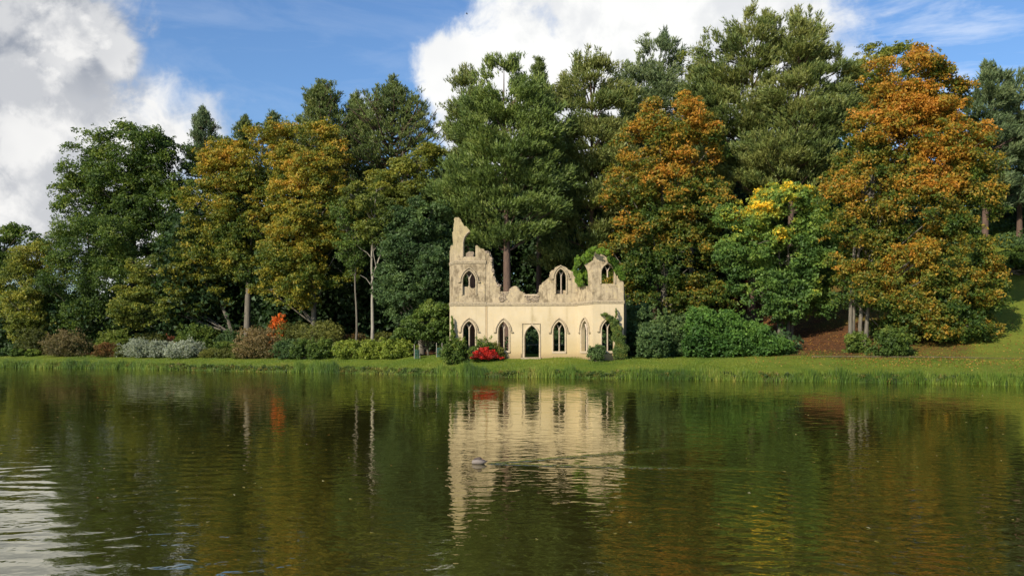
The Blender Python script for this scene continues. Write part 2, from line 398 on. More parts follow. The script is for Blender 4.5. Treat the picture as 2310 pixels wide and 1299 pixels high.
class Wall:
    """a wall plane between two plan points; photo pixels are resolved to metres along the wall and height"""
    def __init__(s, A, B, T=.75):
        s.A = np.array(A, float); s.B = np.array(B, float); s.L = np.linalg.norm(s.B - s.A); s.u = (s.B - s.A) / s.L
        s.n = np.array([-s.u[1], s.u[0]])      # points away from the lake
        s.T = T
    def q(s, px, py):
        k = (px - CX) / FPX
        # point A+u*t with x = k*y
        t = (k * s.A[1] - s.A[0]) / (s.u[0] - k * s.u[1])
        y = s.A[1] + s.u[1] * t
        return (t, EYE + (HOR - py) * y / FPX)
    def w(s, t, z, d=0.0):
        p = s.A + s.u * t + s.n * d
        return (p[0], p[1], z)
def arch(t0, t1, z0, zs, za, n=9, close=True):
    """pointed opening, anticlockwise from lower left"""
    c = (t0 + t1) / 2; w = (t1 - t0) / 2; h = za - zs
    Rr = (w * w + h * h) / (2 * w)
    am = math.asin(min(1, h / Rr))
    left = [(t0 + Rr - Rr * math.cos(am * i / n), zs + Rr * math.sin(am * i / n)) for i in range(n + 1)]
    right = [(2 * c - a, b) for a, b in reversed(left[:-1])]
    pts = [(t0, z0)] + left + right + [(t1, z0)]
    return pts
def panel(W, outline, holes, name, mat, parent, d0=0.0, T=None, matcap=None):
    T = W.T if T is None else T
    loops = [outline] + holes
    pts = []; edges = []; rng = []
    for lp in loops:
        b = len(pts); pts += lp; n = len(lp); rng.append((b, n))
        edges += [(b + i, b + (i + 1) % n) for i in range(n)]
    r = delaunay_2d_cdt([Vector(p) for p in pts], edges, [], 0, 1e-5)
    v2, f2 = r[0], r[2]
    def inside(p, lp):
        c = False; n = len(lp)
        for i in range(n):
            (x1, y1), (x2, y2) = lp[i], lp[(i + 1) % n]
            if (y1 > p[1]) != (y2 > p[1]) and p[0] < (x2 - x1) * (p[1] - y1) / (y2 - y1) + x1: c = not c
        return c
    V = [W.w(p[0], p[1], d0) for p in v2] + [W.w(p[0], p[1], d0 + T) for p in v2]; F = []
    nv = len(v2)
    for f in f2:
        cx = sum(v2[i][0] for i in f) / 3; cz = sum(v2[i][1] for i in f) / 3
        if not inside((cx, cz), outline) or any(inside((cx, cz), h) for h in holes): continue
        F.append(tuple(f)); F.append(tuple(nv + i for i in reversed(f)))
    for lp in loops:
        b = len(V); n = len(lp)
        V += [W.w(p[0], p[1], d0) for p in lp] + [W.w(p[0], p[1], d0 + T) for p in lp]
        F += [(b + i, b + (i + 1) % n, b + n + (i + 1) % n, b + n + i) for i in range(n)]
    o = meshobj(name, V, F, mat, parent)
    return o
def rough(pts, amp=.035, step=.11):
    amp = amp * 1.7
    out = []
    for a, b in zip(pts[:-1], pts[1:]):
        L = math.hypot(b[0] - a[0], b[1] - a[1]); n = max(1, int(L / step))
        for i in range(n):
            t = i / n; j = amp if i else amp * .3
            out.append((a[0] + (b[0] - a[0]) * t + rngc.uniform(-j, j), a[1] + (b[1] - a[1]) * t + rngc.uniform(-j, j)))
    out.append(pts[-1]); return out
def sweep(W, path, halfw, dfront, dback, name, mat, parent, closed=False):
    """rectangular moulding following a path in the wall plane"""
    V = []; F = []; n = len(path)
    for i, p in enumerate(path):
        a = path[max(0, i - 1)]; c = path[min(n - 1, i + 1)]
        tx, tz = c[0] - a[0], c[1] - a[1]; L = math.hypot(tx, tz) + 1e-9; nx, nz = -tz / L, tx / L
        for (s, d) in ((-1, dfront), (-.55, dfront - .035), (.55, dfront - .035), (1, dfront), (1, dback), (-1, dback)):
            V.append(W.w(p[0] + nx * s * halfw, p[1] + nz * s * halfw, d))
    for i in range(n - 1):
        for j in range(6):
            k = (j + 1) % 6
            F.append((i * 6 + j, i * 6 + k, (i + 1) * 6 + k, (i + 1) * 6 + j))
    F.append(tuple(range(5, -1, -1))); F.append(tuple((n - 1) * 6 + j for j in range(6)))
    return meshobj(name, V, F, mat, parent)
def offset_arch(t0, t1, z0, zs, za, o, jamb=True):
    pts = arch(t0 - o, t1 + o, z0, zs, za + o * 1.25)
    return pts if jamb else pts[1:-1]
def box(W, t0, t1, z0, z1, d0, d1, name, mat, parent):
    V = [W.w(t, z, d) for d in (d0, d1) for (t, z) in ((t0, z0), (t1, z0), (t1, z1), (t0, z1))]
    F = [(0, 1, 2, 3), (7, 6, 5, 4), (0, 4, 5, 1), (1, 5, 6, 2), (2, 6, 7, 3), (3, 7, 4, 0)]
    return meshobj(name, V, F, mat, parent)
def window(W, pxl, pxr, sill, spring, apex, hood=True, tracery=True, blind=None, stub=None, mat=None, frame=True):
    """surround (part) > tracery, hood_mould (sub-parts); returns the opening outline"""
    t0, z0 = W.q(pxl, sill); t1, _ = W.q(pxr, sill); _, zs = W.q((pxl + pxr) / 2, spring); _, za = W.q((pxl + pxr) / 2, apex)
    hole = arch(t0, t1, z0, zs, za)
    wmat = mat or M_TRIM
    if frame:
        ring_ = offset_arch(t0, t1, z0, zs, za, .075)
        wd = sweep(W, ring_, .07, -.045, .10, 'window', wmat, ABBEY)
        wd['label'] = 'pointed window surround'
    else:
        wd = ABBEY
    def sub(o):
        if wd is not ABBEY:
            o.parent = wd; o.location = (0, 0, 0)
        return o
    if hood:
        hp = offset_arch(t0, t1, z0, zs - .1, za, .24, False)
        hp = [(hp[0][0] - .18, hp[0][1]), (hp[0][0] - .02, hp[0][1])] + hp + [(hp[-1][0] + .02, hp[-1][1]), (hp[-1][0] + .18, hp[-1][1])]
        sub(sweep(W, hp, .055, -.11, .02, 'hood_mould', M_TRIMD, wd if wd is not ABBEY else ABBEY))
    if tracery:
        c = (t0 + t1) / 2; w = (t1 - t0) / 2; h = za - zs; Rr = (w * w + h * h) / (2 * w); am = math.asin(min(1, h / Rr))
        zb = z0 if stub is None else W.q(pxl, stub)[1]
        V = MB(); rr = .055; dm = W.T * .45
        def bar(path):
            b = len(V.V)
            for i, p in enumerate(path):
                a = path[max(0, i - 1)]; e = path[min(len(path) - 1, i + 1)]
                tx, tz = e[0] - a[0], e[1] - a[1]; L = math.hypot(tx, tz) + 1e-9; nx, nz = -tz / L, tx / L
                for (s, d) in ((-1, dm), (0, dm - .06), (1, dm), (1, dm + .12), (0, dm + .17), (-1, dm + .12)):
                    V.V.append(W.w(p[0] + nx * s * rr, p[1] + nz * s * rr, d))
            for i in range(len(path) - 1):
                for j in range(6):
                    k = (j + 1) % 6; V.F.append((b + i * 6 + j, b + i * 6 + k, b + (i + 1) * 6 + k, b + (i + 1) * 6 + j))
        bar([(c, zb), (c, zs)])
        # each branch follows the curve of the opposite side of the arch
        for sgn in (-1, 1):
            pth = []
            for i in range(11):
                a = am * i / 10 * 1.02
                xx = Rr - Rr * math.cos(a); zz = Rr * math.sin(a)
                tt = c + sgn * xx; dd = abs(tt - c)
                # stop at the arch
                lim = Rr * math.sin(math.acos(max(-1, min(1, (Rr - w + dd) / Rr))))
                if zz > lim + .02: break
                pth.append((tt, zs + zz))
            if len(pth) > 1: bar(pth)
        sub(V.build('tracery', M_MULL, wd))
    if blind:
        pl, pr = blind
        zl = W.q(pxl, pl)[1]; zr = W.q(pxr, pr)[1]; c = (t0 + t1) / 2
        top = rough([(t1 + .02, zr + .18), (t1 - .12, zr), (c + .15, zr + .02), (c + .04, zr + .2), (c - .04, zl + .2), (c - .14, zl), (t0 + .12, zl + .02), (t0 - .02, zl + .2)], .02)
        o = panel(W, [(t0 - .02, z0 - .02), (t1 + .02, z0 - .02)] + top, [], 'window_infill', M_UP, ABBEY, d0=.16, T=.3)
    return hole

Wt = Wall((-5.19, 79.9), (-2.40, 79.9))                # tower front
Wl = Wall((-5.78, 82.2), (-5.19, 79.9), .5)            # sliver of the tower's left side
Wm = Wall((-2.40, 79.94), (5.85, 79.1), .85)            # long front wall
Wf = Wall((5.85, 79.1), (6.97, 76.6), .34)              # bay, slanting side
Wb = Wall((6.97, 76.6), (9.65, 76.6))                  # bay front
Wr = Wall((9.65, 76.6), (10.20, 79.0), .5)             # bay right side
GB = 1.15                                              # walls go into the ground
def Z(px, py): return lambda W: W.q(px, py)
def zc(cx, cy, s, ox, oy): return (ox + cx / s, oy + cy / s)
def A5(x, y): return zc(x, y, 5.905, 1000, 480)
def A8(x, y): return zc(x, y, 8.12, 1180, 540)
BAND = 686.0
def zband(W, px, py=690): return W.q(px, py)[1]

# tower front, lower storey
zb = Wt.q(1060, 686)[1]
h1 = window(Wt, 1045, 1071.6, 790.3, 746, 725)
panel(Wt, [(0, GB), (Wt.L, GB), (Wt.L, zb), (0, zb)], [h1], 'wall', M_LOW, ABBEY)
# tower front, upper storey with the tall shard
h2 = window(Wt, 1044.4, 1072.5, 665.6, 634, 611.3, blind=(647, 650), mat=M_TRIMD)
top = [(562, 530), (560, 520), (540, 485), (500, 480), (470, 455), (450, 430), (428, 440), (428, 585), (276, 585), (276, 400), (283, 360), (300, 320), (330, 285), (358, 262), (350, 235), (310, 180), (275, 175), (262, 150), (235, 90), (205, 58), (155, 65), (143, 90), (140, 180), (135, 240), (122, 300), (130, 400), (134, 530), (147, 560)]
tp = [Wt.q(*A5(*p)) for p in top]
tp2 = rough(tp[:7], .02) + tp[7:10] + rough(tp[9:25], .03, .2)[1:] + tp[25:]
panel(Wt, [(0, zb), (Wt.L, zb)] + [(min(a, Wt.L), b) if i < 2 else (a, b) for i, (a, b) in enumerate(tp2)], [h2], 'upper_wall', M_UP, ABBEY)
# broken arch moulding on the shard
am_ = [Wt.q(*A5(*p)) for p in ((262, 585), (262, 400), (268, 360), (286, 312), (318, 272), (345, 250))]
sweep(Wt, am_, .055, -.05, .1, 'arch_fragment', M_TRIMD, ABBEY)
# left side of the tower
zl2 = Wl.q(1020, 686)[1]
panel(Wl, [(0, GB), (Wl.L, GB), (Wl.L, zl2), (0, zl2)], [], 'wall', M_LOW, ABBEY)
tl = [Wl.q(*A5(*p)) for p in ((148, 560), (135, 540), (130, 435), (112, 432), (96, 445), (92, 500))]
panel(Wl, [(0, zl2), (Wl.L, zl2), (Wl.L, tl[0][1])] + rough([(min(a, Wl.L - .02), b) for a, b in tl[1:]], .02) + [(0, tl[-1][1])],
      [arch(.75, 1.55, 7.0, 8.1, 8.9)], 'upper_wall', M_UP, ABBEY)
# main wall, lower storey
zmb = Wm.q(1200, 688)[1]
h3 = window(Wm, 1124.5, 1147.2, 791, 747, 725.6)
t0, z0 = Wm.q(1183.6, 812); t1, _ = Wm.q(1216, 812); zs = Wm.q(1200, 762)[1]; za = Wm.q(1200, 734.3)[1]
hd = arch(t0, t1, 1.33, zs, za)
h4 = window(Wm, 1248.5, 1273.9, 792.6, 748, 725.6)
panel(Wm, [(0, GB), (t0, GB), (t0, 1.33), (t0, 1.33)][:2] + [(Wm.L, GB), (Wm.L, zmb), (0, zmb)], [h3, hd, h4], 'wall', M_LOW, ABBEY)
# door surround: square panel with recessed spandrels and arched moulding
ds = sweep(Wm, offset_arch(t0, t1, 1.33, zs, za, .07), .075, -.05, .12, 'doorway', M_TRIM, ABBEY)
tL = Wm.q(1178.3, 730)[0]; tR = Wm.q(1218.2, 730)[0]; zt = Wm.q(1200, 730)[1]
o = sweep(Wm, [(tL, 1.5), (tL, zt), (tR, zt), (tR, zt - .9)], .045, -.05, .03, 'label_mould', M_TRIMD, ds); o.location = (0, 0, 0)
o = box(Wm, tL - .1, tR + .1, 1.2, 1.45, -.45, .9, 'threshold', M_TRIMD, ABBEY)
# main wall, upper parts
mt = [Wm.q(*A8(*p)) for p in ((1003, 850), (1000, 820), (980, 700), (940, 640), (880, 580), (820, 550), (780, 510), (710, 480), (650, 485), (600, 510), (560, 560), (520, 570), (490, 610), (470, 700), (400, 760), (320, 830), (300, 860), (290, 940), (262, 1000))]
mt2 = [Wm.q(*A5(*p)) for p in ((1250, 1086), (1080, 1086), (1070, 1070), (1030, 1050), (1010, 1025), (985, 990), (945, 975), (920, 985), (885, 1010), (875, 1052), (760, 1052), (750, 970), (715, 950), (690, 890), (665, 850), (655, 760), (640, 680), (635, 600), (600, 530), (575, 518), (570, 518))]
h5 = window(Wm, 1254.5, 1276.4, 663, 626, 607, mat=M_TRIMD)
oc = rough(mt, .03) + rough(mt2, .035)
panel(Wm, [(0, zmb), (Wm.L, zmb), (Wm.L, oc[0][1])] + oc[1:] + [(0, oc[-1][1])], [h5], 'upper_wall', M_UP, ABBEY)
t0_, z_ = Wm.q(1254.5, 663); t1_ = Wm.q(1276.4, 663)[0]
box(Wm, t0_ - .02, t1_ + .02, z_ - .02, Wm.q(1260, 654)[1], .55, .8, 'window_infill', M_UP, ABBEY)
ta, z1 = Wm.q(1181, 665); tb = Wm.q(1212, 665)[0]
box(Wm, ta, tb, z1 - .07, z1 + .05, -.02, .87, 'coping', M_TRIM, ABBEY)
# bay side and front
zfb = Wf.q(1320, 686)[1]; zfl = zfb
h6 = window(Wf, 1312, 1327.6, 792, 748, 723.9)
panel(Wf, [(0, GB), (Wf.L, GB), (Wf.L, zfb), (0, zfb)], [h6], 'wall', M_LOW, ABBEY)
ft = [Wf.q(*A8(*p)) for p in ((1270, 385), (1210, 430), (1160, 440), (1125, 467), (1150, 510), (1178, 580), (1188, 650), (1194, 850), (1100, 855), (1006, 850))]
panel(Wf, [(0, zfb), (Wf.L, zfb), (Wf.L, ft[0][1])] + rough(ft[1:], .02, .25) + [(0, ft[-1][1])], [], 'upper_wall', M_UP, ABBEY)
zbb = Wb.q(1370, 684)[1]
h7 = window(Wb, 1358.2, 1384.8, 791.8, 745, 722.7)
panel(Wb, [(0, GB), (Wb.L, GB), (Wb.L, zbb), (0, zbb)], [h7], 'wall', M_LOW, ABBEY)
h8 = window(Wb, 1357.3, 1385.7, 640, 616, 596, stub=625, mat=M_TRIMD, hood=False)
bt = [Wb.q(*A8(*p)) for p in ((1842, 772), (1800, 740), (1740, 710), (1720, 600), (1690, 500), (1630, 400), (1560, 340), (1480, 290), (1400, 260), (1330, 220), (1290, 340), (1277, 385))]
panel(Wb, [(0, zbb), (Wb.L, zbb)] + [(min(a, Wb.L), b) if i == 0 else (a, b) for i, (a, b) in enumerate(rough(bt, .03))] , [h8], 'upper_wall', M_UP, ABBEY)
panel(Wr, [(0, GB), (Wr.L, GB), (Wr.L, 5.6), (Wr.L * .6, 6.6), (0, Wb.q(1407, 635)[1])], [], 'wall', M_UP, ABBEY)
# string courses and plinths, each piece butts the next
def course(W, pxa, pya, pyb, name, mat, d=-.09, d1=.04, e0=0, e1=0):
    za_ = W.q(pxa, pya)[1]; zb_ = W.q(pxa, pyb)[1]; n = 8
    V = []; F = []
    prof = [(d1, zb_), (d * .55, zb_), (d * .7, zb_ + (za_ - zb_) * .35), (d, zb_ + (za_ - zb_) * .45), (d, za_ - .05), (d * .4, za_), (d1, za_ + .02)]
    for t in (-e0, W.L + e1):
        V += [W.w(t, z, dd) for dd, z in prof]
    k = len(prof)
    F += [(i, (i + 1) % k, k + (i + 1) % k, k + i) for i in range(k)] + [tuple(range(k - 1, -1, -1)), tuple(range(k, 2 * k))]
    return meshobj(name, V, F, mat, ABBEY)
course(Wt, 1060, 681.5, 690, 'string_course', M_TRIMD, e0=.02, e1=.09)
course(Wt, 1060, 587.6, 595, 'string_course', M_TRIMD, e0=.02, e1=.05)
course(Wl, 1020, 681.7, 690.2, 'string_course', M_TRIMD, d=-.07)
course(Wl, 1020, 590, 597.5, 'string_course', M_TRIMD, d=-.07)
course(Wm, 1200, 682.5, 690, 'string_course', M_TRIMD, d=-.095, e0=-.1, e1=.01)
course(Wf, 1320, 680, 687.5, 'string_course', M_TRIMD, d=-.08, e1=.02)
course(Wb, 1370, 677.5, 684.5, 'string_course', M_TRIMD, e0=.02, e1=.06)
for W, segs in ((Wt, [(0, 1)]), (Wm, [(.06, (tL - .12) / Wm.L), ((tR + .12) / Wm.L, 1)]), (Wf, [(0, 1)]), (Wb, [(0, 1)])):
    for a, b in segs:
        box(W, a * W.L, b * W.L, 1.0, 1.78, -.10, .05, 'plinth', M_LOW, ABBEY)
# sills
for W, a, b, py in ((Wt, 1045, 1071.6, 790.3), (Wm, 1124.5, 1147.2, 791), (Wm, 1248.5, 1273.9, 792.6), (Wf, 1312, 1327.6, 792), (Wb, 1358.2, 1384.8, 791.8)):
    ta, zz = W.q(a, py); tb = W.q(b, py)[0]
    box(W, ta - .12, tb + .12, zz - .16, zz + .015, -.14, W.T * .9, 'sill', M_TRIM, ABBEY)
box(Wm, .02, .17, 1.9, 6.05, -.035, .02, 'corner_strip', stone_mat('tan_strip', (.39, .29, .165), (.34, .25, .14), 2), ABBEY)  # thin strip of darker tan up the inner corner beside the tower
# brick back walls of the tower seen through the openings
Wk = Wall((-4.0, 83.0), (-.80, 83.3), .35)
panel(Wk, [(0, GB), (Wk.L, GB), (Wk.L, 4.6), (2.6, 4.9), (1.75, 5.6), (1.7, 8.9), (1.0, 9.4), (.45, 10.5), (.25, 10.7), (0, 10.4)], [], 'brick_wall', M_BRICK, ABBEY)
Wk2 = Wall((-4.35, 82.9), (-3.5, 82.9), .35)
panel(Wk2, rough([(.02, 9.2), (.83, 9.2), (.83, 11.0), (.75, 11.25), (.35, 11.3), (.02, 11.1), (.02, 9.2)], .02)[:-1], [], 'back_parapet', M_RUBBLE, ABBEY)
# rubble stones exposed on the broken edges
def rubble():
    mb = MB(); rg = random.Random(9)
    def stone(c, s):
        V = []
        for i in range(8):
            V.append((c[0] + (1 if i & 1 else -1) * s * rg.uniform(.6, 1.1), c[1] + (1 if i & 2 else -1) * s * rg.uniform(.6, 1.1), c[2] + (1 if i & 4 else -1) * s * rg.uniform(.5, .9)))
        mb.add(V, [(0, 2, 3, 1), (4, 5, 7, 6), (0, 1, 5, 4), (2, 6, 7, 3), (0, 4, 6, 2), (1, 3, 7, 5)])
    def along(W, pts, n, smin=.05, smax=.12):
        for _ in range(n):
            i = rg.randrange(len(pts) - 1); t = rg.random()
            a, b = pts[i], pts[i + 1]
            stone(W.w(a[0] + (b[0] - a[0]) * t, a[1] + (b[1] - a[1]) * t - rg.uniform(0, .1), rg.uniform(.05, W.T - .05)), rg.uniform(smin, smax))
    along(Wm, mt2[11:], 160, .06, .15); along(Wm, mt2[:11], 120, .04, .09); along(Wm, mt, 90, .04, .08)
    for _ in range(60):
        t = Wm.q(rg.uniform(1125, 1147), 670)[0]; stone(Wm.w(t, Wm.q(1136, rg.uniform(660, 680))[1], -.01), rg.uniform(.04, .08))
    for _ in range(70):
        t = Wm.q(rg.uniform(1183, 1215), 670)[0]; stone(Wm.w(t, Wm.q(1200, rg.uniform(667, 682))[1], -.01), rg.uniform(.04, .08))
    o = mb.build('rubble', M_RUBBLE, ABBEY); o['kind'] = 'stuff'
rubble()

# ------------------------------------------------------------------ foliage generators
def unit(v): return v / (np.linalg.norm(v, axis=-1, keepdims=True) + 1e-9)
def rdir(rg, n): return unit(rg.normal(size=(n, 3)))
def leaf_tris(rg, C, L, Wd, bias, bw=.9, tdir=None, tw=0.0):
    n = len(C)
    nrm = unit(rdir(rg, n) + bias * bw)
    t = rdir(rg, n) if tdir is None else unit(rdir(rg, n) * (1 - tw) + tdir * tw)
    t = unit(t - nrm * (t * nrm).sum(-1, keepdims=True)); b = np.cross(nrm, t)
    L = L * rg.uniform(.65, 1.3, (n, 1)); Wd = Wd * rg.uniform(.7, 1.3, (n, 1))
    V = np.stack([C + t * L * .6, C - t * L * .4 + b * Wd * .5, C - t * L * .4 - b * Wd * .5], 1)
    return V.reshape(-1, 3)
SUNB = np.array([-.35, -.75, .55])
def palette(pal, t):
    pal = np.asarray(pal, float); t = np.clip(t, 0, .9999) * (len(pal) - 1); i = t.astype(int); f = (t - i)[:, None]
    return pal[i] * (1 - f) + pal[np.minimum(i + 1, len(pal) - 1)] * f
def colours(rg, C, cr, zmin, zmax, pal, base, kh, kn, kr, ns=2.6, seed=0.0):
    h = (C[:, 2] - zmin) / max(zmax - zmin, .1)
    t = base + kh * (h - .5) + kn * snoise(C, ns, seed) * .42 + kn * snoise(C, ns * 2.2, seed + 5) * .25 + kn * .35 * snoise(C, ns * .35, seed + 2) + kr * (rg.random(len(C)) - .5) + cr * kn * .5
    c = palette(pal, t)
    return c * rg.uniform(.78, 1.22, (len(C), 1))

GREEN = [(0.0261, 0.0486, 0.0108), (0.0493, 0.0837, 0.0156), (0.0841, 0.1283, 0.0216), (0.145, 0.1755, 0.0288)]
OLIVE = [(.036, .060, .012), (.080, .105, .017), (.145, .160, .023), (.24, .215, .028)]
AUTUMN = [(.042, .072, .012), (.095, .12, .016), (.19, .175, .020), (.31, .22, .024), (.42, .21, .026)]
ORANGE = [(.034, .066, .012), (.060, .096, .013), (.105, .120, .016), (.20, .150, .018), (.32, .180, .020), (.39, .170, .021)]
CHEST = [(0.0435, 0.0878, 0.0192), (0.0798, 0.1418, 0.0264), (0.1232, 0.189, 0.0336), (0.2175, 0.2565, 0.0336), (0.725, 0.4455, 0.0264)]
HOLLY = [(0.0232, 0.0459, 0.0144), (0.0406, 0.0743, 0.024), (0.0653, 0.108, 0.0336), (0.1015, 0.1485, 0.042)]
PINEG = [(.050, .076, .018), (.080, .115, .024), (.115, .150, .032), (.155, .180, .042)]
PINED = [(0.0361, 0.054, 0.0147), (0.0591, 0.0825, 0.0211), (0.0904, 0.114, 0.0274), (0.1397, 0.147, 0.0379)]
PINEB = [(0.0341, 0.054, 0.0243), (0.0589, 0.087, 0.0378), (0.093, 0.123, 0.0513), (0.1318, 0.1575, 0.0648)]

def lobes_world(lobes, Y, depth=.8):
    out = []
    for lb in lobes:
        px, py, rx, rz = lb[:4]; dy = lb[4] if len(lb) > 4 else 0.0
        c = P(px, py, Y + dy); s = (Y + dy) / FPX
        out.append((c, np.array([rx * s, max(rx, rz) * s * depth, rz * s])))
    return out
def crown(rg, lobes, n_leaf, bough_r=1.9, clump_r=.58, pal=GREEN, base=.5, kh=.2, kn=.4, kr=.4, leaf=.185, seed=0., back=.35, flat=.62, open_=0.0, zlim=None, droop=0.0, rmin=.55):
    """leaves in clumps, clumps on boughs, boughs spread over the lobes"""
    vol = np.array([(r[0] * r[1] + r[0] * r[2] + r[1] * r[2]) for _, r in lobes])
    B = []; O = []
    tot_area = vol.sum() * 4.2
    nb = int(tot_area / (bough_r ** 2 * 2.1) * (1 - open_))
    for (c, r), v in zip(lobes, vol):
        n = max(4, int(round(nb * v / vol.sum())))
        d = rdir(rg, n * 3)
        keep = rg.random(len(d)) < np.where(d[:, 1] > .25, back, 1.0)
        d = d[keep][:n]
        rr = rg.uniform(rmin, .97, (len(d), 1))
        B.append(c + d * r * rr); O.append(d)
    B = np.concatenate(B); O = np.concatenate(O)
    br = bough_r * rg.uniform(.5, 1.35, len(B))
    # clumps
    per = max(5, int(2.6 * (bough_r / clump_r) ** 2))
    k = np.repeat(np.arange(len(B)), per)
    d = unit(rdir(rg, len(k)) * 1.0 + O[k] * .55 + np.array([0, -.12, .32]))
    Cc = B[k] + d * (br[k] * rg.uniform(.35, 1.0, len(k)))[:, None] * np.array([1, 1, flat + .1])
    Cc[:, 2] -= droop * rg.random(len(k)) * (1 - np.abs(d[:, 2])) * bough_r
    crd = rg.uniform(-1, 1, len(Cc)); cr_ = clump_r * rg.uniform(.55, 1.3, len(Cc))
    if zlim is not None:
        kp = Cc[:, 2] > zlim + cr_ * .3; Cc, crd, cr_, d, k = Cc[kp], crd[kp], cr_[kp], d[kp], k[kp]
    w = cr_ ** 2; w = w / w.sum()
    idx = rg.choice(len(Cc), n_leaf, p=w)
    dl = unit(rdir(rg, n_leaf) + np.array([0, -.10, .42]) + d[idx] * .3)
    C = Cc[idx] + dl * (cr_[idx] * (rg.uniform(.2, 1.0, n_leaf) ** .6 + .35 * rg.random(n_leaf) ** 4))[:, None] * np.array([1, 1, flat])
    bias = unit(dl * .8 + np.array([0, 0, .35]) + SUNB * .8)
    V = leaf_tris(rg, C, leaf * 1.25, leaf * .95, bias, .9)
    zmin, zmax = C[:, 2].min(), C[:, 2].max()
    col = colours(rg, C, crd[idx], zmin, zmax, pal, base, kh, kn, kr, 2.6, seed)
    return V, col, B, Cc, k
def bez(a, b, c, n):
    t = np.linspace(0, 1, n)[:, None]; return (1 - t) ** 2 * a + 2 * t * (1 - t) * b + t * t * c
def broadleaf(name, px, Y, lobes, label, n_leaf=52000, trunk_w=.45, trunks=1, pal=GREEN, base=.5, kh=.2, kn=.4, kr=.4, leaf=.185,
              bough_r=1.9, clump_r=.58, seed=1, group='trees of the wood beyond the lake', bark=None, lean=0.0, limbs=26, **kw):
    rg = np.random.default_rng(seed)
    x = (px - CX) * Y / FPX; z0 = gz(x, Y)
    root = empty(name, (x, Y, z0), label, 'tree', group)
    LB = lobes_world(lobes, Y)
    V, col, B, Cc, kk = crown(rg, LB, n_leaf, bough_r, clump_r, pal, base, kh, kn, kr, leaf, seed * 1.37, zlim=z0 + .3, **kw)
    soup('crown', V, M_LEAF, root, col)
    mb = MB(); topz = max(c[2] + r[2] * .55 for c, r in LB); cx = np.mean([c[0] for c, r in LB])
    H = topz - z0
    for ti in range(trunks):
        off = (ti - (trunks - 1) / 2) * trunk_w * 2.0
        base_p = np.array([x + off * .6, Y + rg.uniform(-.2, .2), z0 - .2]); midp = np.array([x + off + lean * .4, Y + rg.uniform(-.5, .5), z0 + H * .45]); top = np.array([cx + off * 2.0, Y + .3, topz])
        path = bez(base_p, midp, top, 12) + np.cumsum(rg.normal(0, .05, (12, 3)), 0) * [1, 1, 0]
        rad = trunk_w * np.concatenate([[1.35], np.linspace(1, .16, 11)])
        if trunks > 1: rad = rad * .5
        mb.tube(path, rad, 8)
        if ti == 0: tr = path
        order = rg.permutation(len(B))[:limbs // trunks]
        for bi in order:
            b = B[bi]
            hd_ = math.hypot(b[0] - x, b[1] - Y); hh = z0 + min(max(b[2] - z0 - hd_ * rg.uniform(.5, 1.0), H * .24), H * .85)
            i = int(np.clip((hh - z0) / H * 11, 1, 10)); s = path[i]
            m_ = s * .45 + b * .55 + np.array([0, 0, -.06 * np.linalg.norm(b - s)])
            L = np.linalg.norm(b - s)
            mb.tube(bez(s, m_, b, 6) + rg.normal(0, .06, (6, 3)) * [[0], [1], [1], [1], [1], [0]], np.linspace(.24, .04, 6) * rad[i] * 1.2 + .02, 5)
    # fine twigs to the clumps
    sel = rg.permutation(len(Cc))[:260]
    for i in sel:
        b = B[kk[i]]; c = Cc[i]; mb.tube([b, (b + c) / 2 + rg.normal(0, .06, 3), c], [.045, .03, .012], 3)
    mb.build('trunk', bark or M_BARK, root, smooth=True)
    return root
